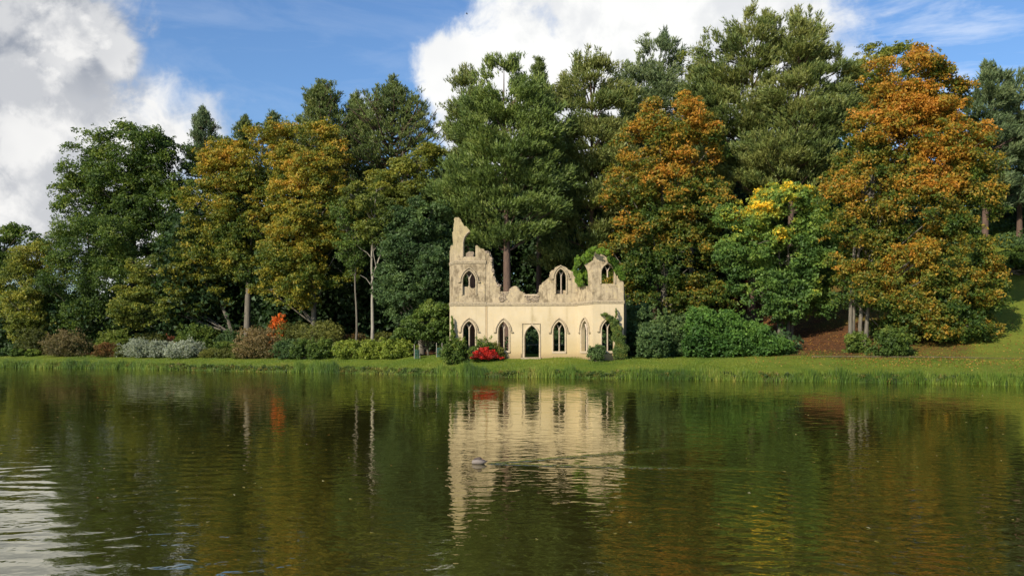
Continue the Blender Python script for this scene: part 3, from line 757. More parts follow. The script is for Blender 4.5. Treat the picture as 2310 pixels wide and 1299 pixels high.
def pine(px, Y, top, cbase, rpx, label, name='pine_tree', n=52000, trunk_px=None, trunk_w=.4, pal=PINED, base=.5, seed=1, group='trees of the wood beyond the lake', narrow=.75, open_=.0, lean=0., gap=None):
    rg = np.random.default_rng(seed + 100)
    tx = trunk_px if trunk_px is not None else px
    x = (tx - CX) * Y / FPX; z0 = gz(x, Y); s = Y / FPX
    topP = P(px, top, Y); zb = P(px, cbase, Y)[2]; Rm = rpx * s
    root = empty(name, (x, Y, z0), label, 'tree', group)
    H = topP[2] - z0
    path = bez(np.array([x, Y, z0 - .3]), np.array([x + lean, Y, z0 + H * .5]), topP - [0, 0, .8], 14)
    rad = trunk_w * np.concatenate([[1.25], np.linspace(1, .12, 13)])
    mb = MB(); mb.tube(path, rad, 9)
    hs = topP[2] - zb
    nbr = int(105 * (1 - open_) * max(.6, min(1.6, hs * Rm / 60)))
    CL = []; DR = []; SZ = []
    az0 = rg.random() * 6.28
    asym = [rg.uniform(.10, .24) for _ in range(3)]; ph = rg.uniform(0, 6.28, 3)
    tv = np.sort(rg.random(nbr)) ** .85
    for i, t in enumerate(tv):
        az = az0 + i * 2.4 + rg.normal(0, .25)
        if math.sin(az) > .2 and rg.random() > .6: continue
        prof = max(0, 1 - t ** 2.0) ** (narrow * .95) * (0.62 + .38 * min(1, t / .18 + .25)) * 1.08
        prof *= 1 + asym[0] * math.sin(az + ph[0]) + asym[1] * math.sin(2 * az + ph[1] + t * 5) + asym[2] * math.sin(9 * t + ph[2])
        L = max(.8, Rm * prof * rg.uniform(.72, 1.12))
        zz = zb + t * hs * .94
        ti = np.clip((zz - z0) / H * 13, 0, 12.99); a = int(ti); s0 = path[a] * (1 - ti + a) + path[a + 1] * (ti - a)
        el = R(-8 + 55 * t + rg.normal(0, 7))
        dirv = np.array([math.cos(az) * math.cos(el), math.sin(az) * math.cos(el), math.sin(el)])
        e = s0 + dirv * L; m_ = s0 + dirv * L * .55 + np.array([0, 0, -.10 * L]); e = e + np.array([0, 0, .10 * L])
        pth = bez(s0, m_, e, 7)
        mb.tube(pth, np.linspace(.085 + .012 * L, .03, 7), 4)
        nc = int(3 + L * 1.35)
        for q in range(nc):
            f = .30 + .72 * (q + rg.random()) / nc
            p = pth[min(6, int(f * 6))] + (pth[6] - pth[5]) * max(0, f - 1) * 3
            side = np.cross(dirv, [0, 0, 1]); side /= np.linalg.norm(side) + 1e-9
            o = side * rg.normal(0, .20 * L * (1.15 - f * .7) + .15) + np.array([0, 0, abs(rg.normal(0, .22))])
            c = p + o
            if rg.random() < .5: mb.tube([p, c], [.03, .015], 3)
            CL.append(c); DR.append(unit(dirv * (1.1 - .5 * t) + np.array([0, 0, .75 + .8 * t]))); SZ.append(rg.uniform(.6, 1.15) * (1 - .35 * t))
    for i in range(7):
        lx, ly = rg.normal(0, Rm * .22, 2); lz = topP[2] - rg.uniform(.2, 1.0) - (abs(lx)) * 1.1
        for q in range(5):
            CL.append(np.array([topP[0] + lx, topP[1] + ly, lz - q * .55])); DR.append(np.array([0, 0, 1.])); SZ.append(.35 + .06 * q)
    for i in range(int(10)):
        CL.append(topP - [rg.normal(0, .15), rg.normal(0, .15), rg.uniform(0, 1.4)]); DR.append(np.array([0, 0, 1.])); SZ.append(.5)
    CL = np.array(CL); DR = np.array(DR); SZ = np.array(SZ)
    # tufts: upright shoots grouped in each clump
    nt = 11; k = np.repeat(np.arange(len(CL)), nt)
    d = unit(rdir(rg, len(k)) * .95 + DR[k] * .85)
    T = CL[k] + d * (SZ[k] * rg.uniform(.25, 1.0, len(k)))[:, None] * np.array([1, 1, .72])
    sd = unit(d * .7 + DR[k] * .8 + np.array([0, 0, .4]))
    per = max(5, int(n / len(T)))
    kk = np.repeat(np.arange(len(T)), per)
    ax = sd[kk]; u = rg.random(len(kk))
    nd = unit(rdir(rg, len(kk)) * .75 + ax * 1.0)
    C = T[kk] + ax * (u * .42 - .1)[:, None] + nd * .12
    nrm = unit(rdir(rg, len(kk)) + SUNB * .4); b = unit(np.cross(nd, nrm))
    Ln = rg.uniform(.22, .42, (len(kk), 1)); Wn = rg.uniform(.07, .13, (len(kk), 1))
    V = np.stack([C + nd * Ln * .7, C - nd * Ln * .3 + b * Wn * .5, C - nd * Ln * .3 - b * Wn * .5], 1).reshape(-1, 3)
    cr = rg.uniform(-1, 1, len(CL))[k][kk]
    col = colours(rg, C, cr, zb, topP[2], pal, base, .05, .35, .35, 3.5, seed * 2.1)
    col += (u[:, None] > .75) * np.array([.012, .016, .004])
    soup('crown', V, M_NEEDLE, root, col)
    mb.build('trunk', M_BARKP, root, smooth=True)
    return root

def lobed_pine(px, Y, lobes, label, n=80000, trunk_w=.42, pal=PINED, base=.55, seed=1, group='trees of the wood beyond the lake', spikes=7, top=None, bough_r=1.6, lean=0.):
    """pine whose needle masses follow the lobes of its crown: boughs, upturned clumps, shoots, needles"""
    rg = np.random.default_rng(seed + 300)
    x = (px - CX) * Y / FPX; z0 = gz(x, Y); LB = lobes_world(lobes, Y)
    root = empty('pine_tree', (x, Y, z0), label, 'tree', group)
    area = np.array([(r[0] * r[1] + r[0] * r[2] + r[1] * r[2]) for _, r in LB]); nb = area.sum() * 4.2 / (bough_r ** 2 * 1.55)
    B = []; O = []
    for (c, r), v in zip(LB, area):
        m = max(5, int(nb * v / area.sum())); d = rdir(rg, m * 3); d = d[rg.random(len(d)) < np.where(d[:, 1] > .25, .3, 1.)][:m]
        B.append(c + d * r * rg.uniform(.66, .95, (len(d), 1))); O.append(d)
    B = np.concatenate(B); O = np.concatenate(O)
    # vertical axis of the tree at each height: branches reach outwards from it
    per = 9; k = np.repeat(np.arange(len(B)), per)
    out = unit((B - np.array([x, Y, 0])) * [1, 1, 0] + 1e-3)
    o = rdir(rg, len(k)) * np.array([1, 1, .24]) * (bough_r * rg.uniform(.25, 1, (len(k), 1)))
    C0 = B[k] + o; C0[:, 2] += .25 * (o * out[k]).sum(-1)
    # leader shoots along the top edge
    tops = sorted(LB, key=lambda q: -(q[0][2] + q[1][2]))[:3]; ex = []
    for c, r in tops:
        for i in range(spikes):
            u = rg.uniform(-.8, .8); p = c + np.array([u * r[0], rg.uniform(-.4, .2) * r[1], math.sqrt(1 - u * u) * r[2]])
            h = rg.uniform(.3, 1.5)
            for q in range(4): ex.append(p + np.array([rg.normal(0, .08), 0, h * (1 - q * .5)]))
    ex = np.array(ex); nC = len(C0); C0 = np.concatenate([C0, ex]); SZ = np.concatenate([rg.uniform(.5, 1.0, nC), np.full(len(ex), .34)])
    UP = np.concatenate([unit(out[k] * .45 + O[k] * .4 + np.array([0, 0, .95])), np.tile([[0, 0, 1.]], (len(ex), 1))])
    nt = 9; k2 = np.repeat(np.arange(len(C0)), nt); d = unit(rdir(rg, len(k2)) + UP[k2] * .7)
    T = C0[k2] + d * (SZ[k2] * rg.uniform(.3, 1, len(k2)))[:, None] * np.array([1, 1, .58]); sd = unit(d * .5 + UP[k2])
    pn = max(4, int(n / len(T))); kk = np.repeat(np.arange(len(T)), pn); ax = sd[kk]; u = rg.random(len(kk))
    nd = unit(rdir(rg, len(kk)) * .7 + ax); C = T[kk] + ax * (u * .55 - .1)[:, None] + nd * .09
    b = unit(np.cross(nd, unit(rdir(rg, len(kk)) + SUNB * .8)))
    Ln = rg.uniform(.30, .52, (len(kk), 1)); Wn = rg.uniform(.08, .125, (len(kk), 1))
    V = np.stack([C + nd * Ln * .7, C - nd * Ln * .3 + b * Wn * .5, C - nd * Ln * .3 - b * Wn * .5], 1).reshape(-1, 3)
    cr = rg.uniform(-1, 1, len(C0))[k2][kk]
    col = colours(rg, C, cr, z0, C[:, 2].max(), pal, base, .15, .55, .35, 3.0, seed * 2.1) + (u[:, None] > .7) * np.array([.012, .018, .004])
    soup('crown', V, M_NEEDLE, root, col)
    topz = LB[0][0][2] + LB[0][1][2] * .1; H = topz - z0
    path = bez(np.array([x, Y, z0 - .3]), np.array([x + lean, Y, z0 + H * .5]), np.array([LB[0][0][0], Y + .3, topz]), 14); rad = trunk_w * np.concatenate([[1.25], np.linspace(1, .12, 13)])
    mb = MB(); mb.tube(path, rad, 9)
    for bi in rg.permutation(len(B))[:90]:
        bb = B[bi]; hd_ = math.hypot(bb[0] - x, bb[1] - Y); hh = z0 + min(max(bb[2] - z0 - hd_ * rg.uniform(.0, .35), H * .25), H * .93)
        i = int(np.clip((hh - z0) / H * 13, 1, 12)); s0 = path[i]; m_ = s0 * .5 + bb * .5 + [0, 0, -.08 * hd_]
        mb.tube(bez(s0, m_, bb, 6), np.linspace(.10, .03, 6), 4)
    mb.build('trunk', M_BARKP, root, smooth=True)
    return root

# ------------------------------------------------------------------ the trees, left to right
G = 'trees of the wood beyond the lake'
broadleaf('alder_tree', -6, 122, [(0, 570, 42, 45), (60, 545, 45, 32), (-50, 600, 60, 70), (30, 640, 70, 70)], 'grey green thin-leaved tree at the far left edge of the wood', 22000, .3, pal=GREEN, base=.55, seed=11, leaf=.25, open_=.3)
broadleaf('hornbeam_tree', 85, 117, [(92, 575, 52, 55), (60, 660, 60, 75), (110, 620, 40, 60)], 'brownish olive round tree left of the tall dark oak', 26000, .35, pal=OLIVE, base=.48, kn=.5, seed=12)
broadleaf('oak_tree', 300, 119, [(285, 345, 95, 70), (200, 385, 62, 62), (365, 385, 62, 75), (180, 455, 50, 45), (265, 430, 80, 45), (350, 470, 75, 55), (260, 500, 85, 45), (400, 470, 40, 60), (300, 440, 90, 70), (345, 540, 80, 60), (240, 545, 80, 55), (390, 545, 60, 55)],
          'tall domed dark green oak with sky showing through its crown', 92000, .75, pal=GREEN, base=.42, kh=.3, kn=.5, seed=13, bough_r=2.0, clump_r=.72, limbs=36, open_=0, leaf=.25, rmin=.5, back=.8)
broadleaf('sycamore_tree', 205, 113, [(215, 560, 95, 65), (160, 640, 72, 90), (265, 650, 80, 90), (120, 720, 50, 55), (200, 720, 80, 50)], 'broad dark green tree sweeping low beneath the tall oak', 66000, .45, pal=GREEN, base=.40, kn=.5, seed=14)
broadleaf('willow_tree', 60, 110, [(58, 690, 32, 48), (80, 740, 30, 30), (45, 740, 25, 30)], 'small yellow green leafy tree low at the left end of the border', 14000, .18, pal=OLIVE, base=.62, kn=.4, seed=15, bough_r=1.1, clump_r=.5, leaf=.2)
pine(458, 124, 247, 480, 66, 'lone spiky pine rising just right of the domed oak', seed=1, n=34000, pal=PINEB, open_=.1)
pine(553, 125, 268, 450, 52, 'small pine top peeping over the left of the orange topped tree', seed=2, n=16000, pal=PINED)
pine(617, 125, 256, 430, 38, 'smallest pine tip showing above the orange topped tree', seed=3, n=12000, pal=PINEB)
broadleaf('beech_tree', 532, 108, [(300, 660, 55, 40), (375, 615, 80, 50), (415, 680, 65, 45), (330, 700, 85, 35), (445, 560, 55, 50), (480, 640, 60, 60)], 'yellow green beech spreading low branches right of the dark sycamore', 46000, .3, pal=OLIVE, base=.50, kh=.15, kn=.55, seed=16, limbs=7, bough_r=1.5, clump_r=.5, flat=.42, open_=.1)
broadleaf('beech_tree', 558, 106, [(515, 385, 68, 62), (600, 355, 80, 68), (680, 335, 72, 65), (735, 365, 42, 60), (490, 470, 58, 70), (575, 480, 85, 80), (500, 560, 60, 45), (570, 590, 70, 60), (650, 440, 60, 70)],
          'large olive beech with orange tinted top and straight grey trunk', 84000, .42, pal=AUTUMN, base=.36, kh=.5, kn=.42, seed=17, lean=-.5, limbs=24, flat=.55, rmin=.68, leaf=.21)
broadleaf('beech_tree', 706, 99, [(690, 400, 52, 48), (735, 415, 50, 50), (700, 480, 85, 55), (660, 560, 62, 55), (740, 575, 58, 60), (690, 640, 62, 40), (635, 640, 36, 50), (775, 500, 40, 50)],
          'golden yellow beech with forked trunk in front of the olive beech', 74000, .36, pal=AUTUMN, base=.44, kh=.42, kn=.40, seed=18, trunks=1, limbs=24, flat=.55, rmin=.68, leaf=.2)
pine(722, 117, 185, 480, 98, 'leftmost of the three tall dark pines behind the golden beech', seed=4, n=40000, pal=PINED, narrow=.6)
pine(806, 119, 213, 500, 72, 'slim middle pine of the three tall dark pines behind the golden beech', seed=5, n=30000, pal=PINED, open_=.15)
pine(885, 113, 178, 540, 150, 'wide open crowned pine with spreading boughs against the white cloud edge', seed=6, n=56000, pal=PINED, open_=.12, narrow=.62)
broadleaf('lime_tree', 905, 104, [(900, 405, 62, 48), (965, 365, 38, 45), (875, 480, 72, 45), (950, 440, 50, 50), (840, 420, 40, 35)], 'pale olive tree with a yellow tip left of the big green pine', 40000, .3, pal=OLIVE, base=.52, kh=.3, kn=.4, seed=19, flat=.45)
broadleaf('birch_tree', 838, 91, [(850, 500, 38, 32), (830, 440, 40, 30), (870, 520, 30, 25)], 'slender tree with pale bare forked trunk beside the dark holly', 10000, .19, pal=OLIVE, base=.4, seed=20, bark=M_BARKPALE, trunks=1, limbs=9, bough_r=1.2, clump_r=.5, open_=.3)
def bare_fork(root):
    mb = MB(); Y = 91.0
    mb.tube([P(838, 640, Y), P(845, 612, Y), P(858, 575, Y), P(864, 545, Y), P(870, 515, Y)], [.10, .09, .075, .055, .03], 6)
    mb.tube([P(836, 642, Y), P(826, 628, Y), P(812, 620, Y)], [.05, .035, .015], 4)
    mb.tube([P(840, 585, Y), P(828, 570, Y), P(812, 560, Y), P(800, 548, Y)], [.05, .04, .025, .012], 4)
    mb.tube([P(848, 600, Y), P(842, 570, Y), P(846, 545, Y)], [.05, .03, .02], 4)
    mb.build('branch', M_BARKPALE, root, True)
bare_fork([o for o in COL.objects if o.name == 'birch_tree'][0])
broadleaf('birch_tree', 803, 93, [(800, 560, 30, 50), (790, 480, 35, 40)], 'thin dark stemmed sapling left of the pale forked trunk', 7000, .13, pal=GREEN, base=.4, seed=21, limbs=8, bough_r=1.1, clump_r=.5)
broadleaf('holly_tree', 950, 91, [(955, 500, 52, 42), (925, 590, 52, 80), (980, 600, 38, 95), (945, 690, 62, 55), (895, 650, 35, 50)], 'dense blue green holly immediately left of the ruin tower', 54000, .35, pal=HOLLY, base=.5, kn=.4, seed=22, bough_r=1.4, clump_r=.5, leaf=.19)
broadleaf('maple_sapling', 966, 87, [(958, 740, 48, 30), (925, 755, 25, 20), (985, 720, 30, 30)], 'small rounded green maple in front of the blue green holly', 14000, .12, pal=GREEN, base=.52, kn=.35, seed=23, bough_r=1.0, clump_r=.45, leaf=.2)
lobed_pine(1058, 107, [(1050, 245, 34, 70), (1075, 290, 50, 70), (1035, 350, 45, 50), (1020, 430, 45, 50)], 'spiky pine edge showing left of the biggest bright green pine', seed=7, n=44000, pal=PINED)
lobed_pine(1145, 93, [(1135, 212, 55, 66), (1185, 250, 50, 62), (1088, 290, 60, 62), (1195, 335, 62, 64), (1222, 400, 52, 50), (1225, 290, 34, 50), (1010, 430, 40, 34), (1130, 375, 92, 60), (1050, 405, 60, 58), (1045, 475, 58, 38), (1190, 445, 68, 46), (1105, 470, 70, 38), (1100, 532, 52, 30), (1190, 522, 48, 28), (1225, 480, 40, 30), (1060, 540, 34, 24)], 'bright green pine with thick bare trunk rising behind the ruin', n=128000, trunk_w=.52, seed=8, pal=PINEG, base=.36)
pine(1216, 104, 138, 420, 30, 'narrow pointed pine tip just right of the bright green pine', seed=9, n=14000, pal=PINED)
lobed_pine(1335, 98, [(1335, 205, 62, 60), (1275, 265, 56, 66), (1250, 350, 50, 56), (1385, 270, 56, 62), (1330, 330, 98, 60), (1270, 390, 62, 50), (1385, 385, 52, 60), (1330, 455, 85, 42), (1255, 500, 55, 34), (1300, 565, 72, 36), (1375, 540, 52, 44), (1250, 590, 45, 22)], 'dull green pine spreading above the right half of the ruin', n=118000, seed=10, pal=PINED, base=.68)
lobed_pine(1480, 104, [(1487, 150, 38, 52), (1440, 215, 62, 62), (1500, 235, 52, 62), (1410, 310, 60, 60), (1470, 320, 80, 60), (1420, 400, 60, 50)], 'blue green pine with a leaning tip behind the left orange beech', n=70000, seed=11, pal=PINEB, base=.65)
broadleaf('beech_tree', 1500, 90, [(1520, 275, 62, 60), (1460, 340, 60, 60), (1560, 340, 60, 75), (1420, 425, 55, 50), (1500, 440, 85, 75), (1570, 470, 60, 85), (1445, 550, 78, 60), (1540, 590, 88, 75), (1420, 620, 48, 55), (1480, 665, 70, 40), (1400, 660, 40, 40), (1580, 680, 60, 40)],
          'orange and gold beech standing right behind the ruin', 96000, .45, pal=ORANGE, base=.42, kh=.6, kn=.5, seed=24, limbs=24, bough_r=1.5, clump_r=.55, leaf=.195, rmin=.72, kr=.42)
lobed_pine(1695, 97, [(1700, 105, 58, 66), (1640, 155, 66, 66), (1745, 165, 70, 70), (1595, 235, 52, 62), (1660, 265, 92, 62), (1740, 290, 82, 62), (1600, 330, 55, 50), (1650, 380, 70, 50)], 'tallest dark pine, its top the highest point of the skyline', n=105000, seed=12, pal=PINED, base=.62)
lobed_pine(1780, 93, [(1812, 110, 44, 62), (1852, 185, 56, 62), (1785, 225, 62, 60), (1832, 280, 86, 58), (1892, 255, 46, 50), (1740, 350, 92, 44), (1850, 355, 72, 44), (1690, 400, 74, 34), (1850, 420, 60, 34)], 'tall pine with a bare trunk section above the yellow chestnut', n=105000, seed=13, pal=PINED, base=.74)
broadleaf('oak_tree', 1560, 99, [(1562, 140, 24, 24), (1585, 185, 35, 45), (1600, 260, 40, 60)], 'leafy green oak tip poking out left of the tallest pine', 7000, .3, pal=OLIVE, base=.35, seed=25, bough_r=1.1, clump_r=.5)
broadleaf('oak_tree', 1965, 95, [(1960, 175, 50, 55), (2030, 140, 50, 30), (1915, 215, 38, 50), (1960, 260, 60, 60)], 'sparse golden oak with bare twigs above the largest orange beech', 20000, .35, pal=OLIVE, base=.62, kn=.5, seed=26, open_=.35, bough_r=1.4, clump_r=.55)
broadleaf('horse_chestnut_tree', 1772, 83, [(1690, 490, 62, 48), (1775, 470, 66, 42), (1840, 510, 48, 55), (1680, 580, 58, 60), (1780, 580, 80, 70), (1850, 620, 46, 85), (1720, 660, 72, 45), (1800, 690, 62, 40)],
          'green chestnut flecked with bright yellow, several stems beside the leafy path', 76000, .32, trunks=4, pal=CHEST, base=.38, kh=.5, kn=.5, kr=.3, seed=27, bough_r=1.5, clump_r=.55, leaf=.21, limbs=26)
broadleaf('beech_tree', 1935, 76.5, [(2040, 185, 80, 72), (2110, 260, 70, 85), (1990, 275, 68, 75), (2060, 330, 115, 85), (2050, 255, 80, 60), (2080, 395, 90, 70), (2160, 350, 55, 75), (1925, 360, 52, 50), (1960, 440, 88, 75), (2080, 470, 110, 85), (2180, 450, 50, 75), (1935, 560, 62, 65), (2040, 600, 100, 80), (2150, 590, 80, 85), (1950, 650, 66, 42), (2060, 700, 80, 65), (2150, 700, 70, 70), (2200, 660, 36, 60), (2080, 748, 85, 34), (2165, 748, 60, 34), (1995, 715, 50, 36)],
          'largest copper orange beech sweeping to the ground at the right', 215000, .34, trunks=4, pal=ORANGE, base=.45, kh=.6, kn=.5, kr=.42, seed=28, limbs=44, bough_r=1.45, clump_r=.52, leaf=.175, rmin=.72)
lobed_pine(2222, 101, [(2240, 212, 40, 42), (2215, 280, 36, 55), (2262, 330, 45, 50), (2220, 400, 48, 46), (2262, 440, 30, 30)], 'dark red stemmed pine immediately right of the largest orange beech', seed=14, n=48000, pal=PINEB, trunk_w=.38)
lobed_pine(2300, 103, [(2302, 235, 38, 52), (2335, 310, 45, 60), (2290, 390, 42, 42), (2340, 420, 40, 40)], 'dark pine with a tall bare stem at the right edge', seed=15, n=44000, pal=PINEB, trunk_w=.33)
pine(2268, 112, 250, 470, 50, 'farther thin pine between the two right hand pines', seed=16, n=18000, pal=PINED, trunk_w=.3)
pine(2400, 100, 150, 480, 90, 'broad pine standing on the hillside beyond the right edge pine', seed=17, n=30000, pal=PINEB)
broadleaf('thorn_tree', 2275, 91, [(2275, 610, 42, 40), (2320, 600, 50, 50)], 'low spreading green thorn tree on the grassy slope at right', 18000, .2, pal=GREEN, base=.5, seed=29, bough_r=1.2, clump_r=.55)
broadleaf('oak_tree', -300, 116, [(-290, 450, 150, 120), (-290, 580, 140, 120)], 'big green oak beyond the left end of the shore', 26000, .6, pal=GREEN, base=.45, seed=31, leaf=.4)
broadleaf('beech_tree', 2550, 84, [(2560, 420, 130, 150), (2540, 600, 130, 90)], 'golden beech beyond the right end of the shore', 22000, .5, pal=AUTUMN, base=.45, seed=32, leaf=.4)

# the wood behind, one dark mass
def backwood():
    rg = np.random.default_rng(77); C = []; mb = []
    xs = []
    for i in range(235):
        x = rg.uniform(-95, 85) if i < 150 else rg.uniform(-45, 42); y = rg.uniform(103, 135) + max(0, -x) * .12; z0 = gz(x, y)
        pxx = x / y * FPX + CX
        toppy = np.interp(pxx, [-400, 0, 130, 250, 440, 600, 900, 1100, 1400, 1600, 1900, 2120, 2200, 2320, 2700], [600, 640, 600, 560, 430, 380, 400, 300, 260, 240, 250, 300, 600, 590, 560]) + rg.uniform(0, 140)
        H = max(4.5, EYE + (HOR - toppy) * y / FPX - z0); w = rg.uniform(3, 5.0)
        n = int(1500 * min(1.5, H / 16)); d = rdir(rg, n)
        P_ = np.array([x, y, z0 + H * .52]) + d * rg.uniform(.6, 1.0, (n, 1)) * np.array([w, w, H * .5])
        P_ += .9 * np.stack([snoise(P_, 2, 1), snoise(P_, 2, 5), snoise(P_, 2, 9)], -1)
        C.append(P_)
    for i in range(110):
        x = -100 + 190 * (i + rg.random()) / 110; y = rg.uniform(118, 132) + max(0, -x) * .12
        if x > 52: continue
        z0 = gz(x, y); n = 900; d = rdir(rg, n)
        C.append(np.array([x, y, z0 + 3.2]) + d * rg.uniform(.5, 1, (n, 1)) * np.array([2.6, 2, 4.6]))
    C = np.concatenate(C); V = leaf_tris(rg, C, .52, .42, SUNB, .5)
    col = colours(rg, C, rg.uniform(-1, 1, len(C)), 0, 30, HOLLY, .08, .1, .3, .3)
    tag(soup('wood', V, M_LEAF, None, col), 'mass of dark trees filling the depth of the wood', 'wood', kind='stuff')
backwood()
def undergrowth():
    """shaded low growth on the wood floor"""
    rg = np.random.default_rng(78); C = []
    for i in range(230):
        x = rg.uniform(-75, 24); y = rg.uniform(0, 1)
        y = shore(x) + 14 + y * 16 + (3 if -10 < x < 14 else 0); z0 = gz(x, y); w = rg.uniform(1.0, 2.4); h = rg.uniform(.8, 2.6)
        n = 380; d = rdir(rg, n); C.append(np.array([x, y, z0 + h * .3]) + d * rg.uniform(.5, 1, (n, 1)) * np.array([w, w, h * .7]))
    for i in range(90):
        x = rg.uniform(40, 66); y = rg.uniform(98, 116); z0 = gz(x, y); w = rg.uniform(1.2, 2.4); h = rg.uniform(.8, 2.0); n = 380; d = rdir(rg, n)
        C.append(np.array([x, y, z0 + h * .3]) + d * rg.uniform(.5, 1, (n, 1)) * np.array([w, w, h * .7]))
    C = np.concatenate(C); V = leaf_tris(rg, C, .34, .28, SUNB, .5)
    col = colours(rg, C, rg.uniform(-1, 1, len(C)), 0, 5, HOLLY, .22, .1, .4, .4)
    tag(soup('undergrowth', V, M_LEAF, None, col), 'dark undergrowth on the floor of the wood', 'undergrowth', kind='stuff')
undergrowth()

# ------------------------------------------------------------------ shrubs
def shrub(px, wpx, top, bot, label, pal=GREEN, base=.5, n=5200, Y=None, name='shrub', cat='shrub', seed=1, leaf=.14, kn=.4, kh=.25, group='shrubs of the lakeside border', bough=None, flat=.75, kr=.4, stems=True):
    rg = np.random.default_rng(seed + 500)
    if Y is None:   # where the ground meets the pixel row of its foot
        ys = np.linspace(60, 125, 900); k = (px - CX) / FPX; pyy = HOR - (ground(k * ys, ys) - EYE) / ys * FPX
        d = (ys - shore(k * ys)); ok = (d > 7.5) & (d < 15)
        Y = float(ys[ok][np.argmin(np.abs(pyy[ok] - (bot)) + (ys[ok] - 60) * .002)])
    s = Y / FPX; x = (px - CX) * s; z0 = gz(x, Y); H = EYE + (HOR - top) * s - z0; H = max(H, .4); w = wpx * s / 2 * 1.12
    root = empty(name, (x, Y, z0), label, cat, group)
    lob = []
    m = 5 if w > 1.2 else 3
    for i in range(m):
        f = (i / (m - 1) - .5) * 2; lob.append((np.array([x + f * w * .52 + rg.normal(0, .05), Y + rg.uniform(-.3, .3) * w, z0 + H * (.50 - .10 * abs(f)) * rg.uniform(.88, 1.1)]), np.array([w * .52, w * .6, H * .52])))
    br = bough or max(.22, min(.8, w * .32))
    V, col, B, Cc, kk = crown(rg, lob, n, br, br * .45, pal, base, kh, kn, kr, leaf, seed * 1.1, zlim=z0 - .05, back=.4, flat=flat)
    ns_ = int(10 + w * 9)
    sp = np.stack([x + rg.uniform(-1, 1, ns_) * w * .9, Y + rg.uniform(-.5, .3, ns_) * w, z0 + H * rg.uniform(.45, 1.0, ns_)], -1)
    kq = np.repeat(np.arange(ns_), 34); dq = unit(np.stack([(sp[:, 0] - x) / w, -.3 + 0 * sp[:, 0], 1.1 + 0 * sp[:, 0]], -1) + rg.normal(0, .3, (ns_, 3)))
    Cq = sp[kq] + dq[kq] * (rg.random(len(kq)) * rg.uniform(.15, .5))[:, None] * min(1.0, H * .5) + rg.normal(0, .07, (len(kq), 3))
    V = np.concatenate([V, leaf_tris(rg, Cq, leaf, leaf * .7, unit(SUNB[None, :]), .8)]); col = np.concatenate([col, palette(pal, base + kn * .6 * rg.uniform(-1, 1, ns_)[kq] + .15)])
    V = V.reshape(-1, 3, 3); ok = V[:, :, 2].min(1) > z0 - .05; V = V[ok].reshape(-1, 3); col = col[ok]
    soup('foliage', V, M_LEAF, root, col)
    mb = MB()
    for i in range(9):
        b = B[rg.integers(len(B))]; s0 = np.array([x + rg.uniform(-.2, .2) * w, Y, z0 - .1]); mb.tube(bez(s0, (s0 + b) / 2 + [0, 0, .1], b, 5), np.linspace(.05, .015, 5), 4)
    mb.build('stem', M_BARK, root)
    return root
PURP = [(.05, .048, .020), (.09, .08, .032), (.14, .11, .045), (.20, .14, .06)]
SILV = [(.10, .12, .085), (.17, .19, .14), (.26, .28, .21), (.34, .36, .29)]
LIME = [(.04, .07, .012), (.09, .13, .018), (.155, .195, .025), (.22, .25, .035)]
RUST = [(.05, .05, .015), (.09, .06, .018), (.15, .07, .022), (.20, .09, .025)]
REDP = [(.05, .02, .010), (.16, .014, .010), (.36, .018, .012), (.50, .03, .015)]
ORP = [(.25, .08, .015), (.42, .11, .02), (.62, .15, .025), (.7, .2, .03)]
OLV = [(.035, .045, .012), (.065, .075, .018), (.10, .11, .022), (.15, .15, .03)]
shrub(12, 30, 788, 805, 'low dark rounded shrub at the left edge of the border', HOLLY, .5, 2500, seed=1)
shrub(43, 30, 790, 806, 'second low dark mound from the left edge', GREEN, .4, 2500, seed=2)
shrub(75, 56, 740, 800, 'upright dark olive shrub under the small yellow green tree', OLV, .3, 6500, seed=3)
shrub(76, 24, 790, 808, 'small light green tuft of leaves before the dark olive shrub', LIME, .4, 1800, seed=4)
shrub(146, 84, 753, 804, 'wide brownish purple shrub in the left border', PURP, .5, 8000, seed=5, leaf=.12)
shrub(215, 56, 752, 792, 'dark green shrub behind the rust coloured one', GREEN, .35, 5000, seed=6)
shrub(240, 42, 776, 805, 'rust brown low shrub at the front of the border', RUST, .4, 4000, seed=7, leaf=.11)
shrub(262, 62, 748, 796, 'bright green domed shrub above the silver planting', GREEN, .85, 6500, seed=8)
shrub(275, 30, 781, 806, 'small grey olive shrub left of the silver planting', OLV, .6, 2500, seed=9)
shrub(350, 76, 754, 792, 'flat topped olive shrub behind the silver planting', OLV, .55, 5500, seed=10)
shrub(322, 76, 777, 809, 'left wispy silver grey shrub', SILV, .45, 7000, seed=11, leaf=.12, flat=1.0)
shrub(368, 60, 774, 809, 'middle wispy silver grey shrub', SILV, .55, 6000, seed=12, leaf=.12, flat=1.0)
shrub(422, 72, 777, 809, 'right wispy silver grey shrub', SILV, .5, 6500, seed=13, leaf=.12, flat=1.0)
shrub(397, 34, 756, 792, 'pinkish shrub with an orange tip above the silver planting', [(.14, .08, .05), (.24, .13, .09), (.34, .18, .12), (.7, .18, .04)], .5, 3000, seed=14, leaf=.12)
shrub(447, 74, 739, 796, 'tall mid green shrub right of the pinkish one', GREEN, .65, 7500, seed=15)
shrub(520, 54, 748, 792, 'dark glossy shrub between the green shrub and the brown thicket', HOLLY, .5, 5000, seed=16)
shrub(508, 50, 774, 800, 'small fresh green shrub before the dark glossy one', GREEN, .75, 3500, seed=17)
shrub(476, 38, 789, 810, 'leftmost of three low clipped olive mounds', OLV, .65, 3000, seed=18, leaf=.1)
shrub(512, 38, 789, 810, 'middle of three low clipped olive mounds', OLV, .6, 3000, seed=19, leaf=.1)
shrub(551, 42, 781, 810, 'tallest and rightmost of three low clipped olive mounds', OLV, .7, 3500, seed=20, leaf=.1)
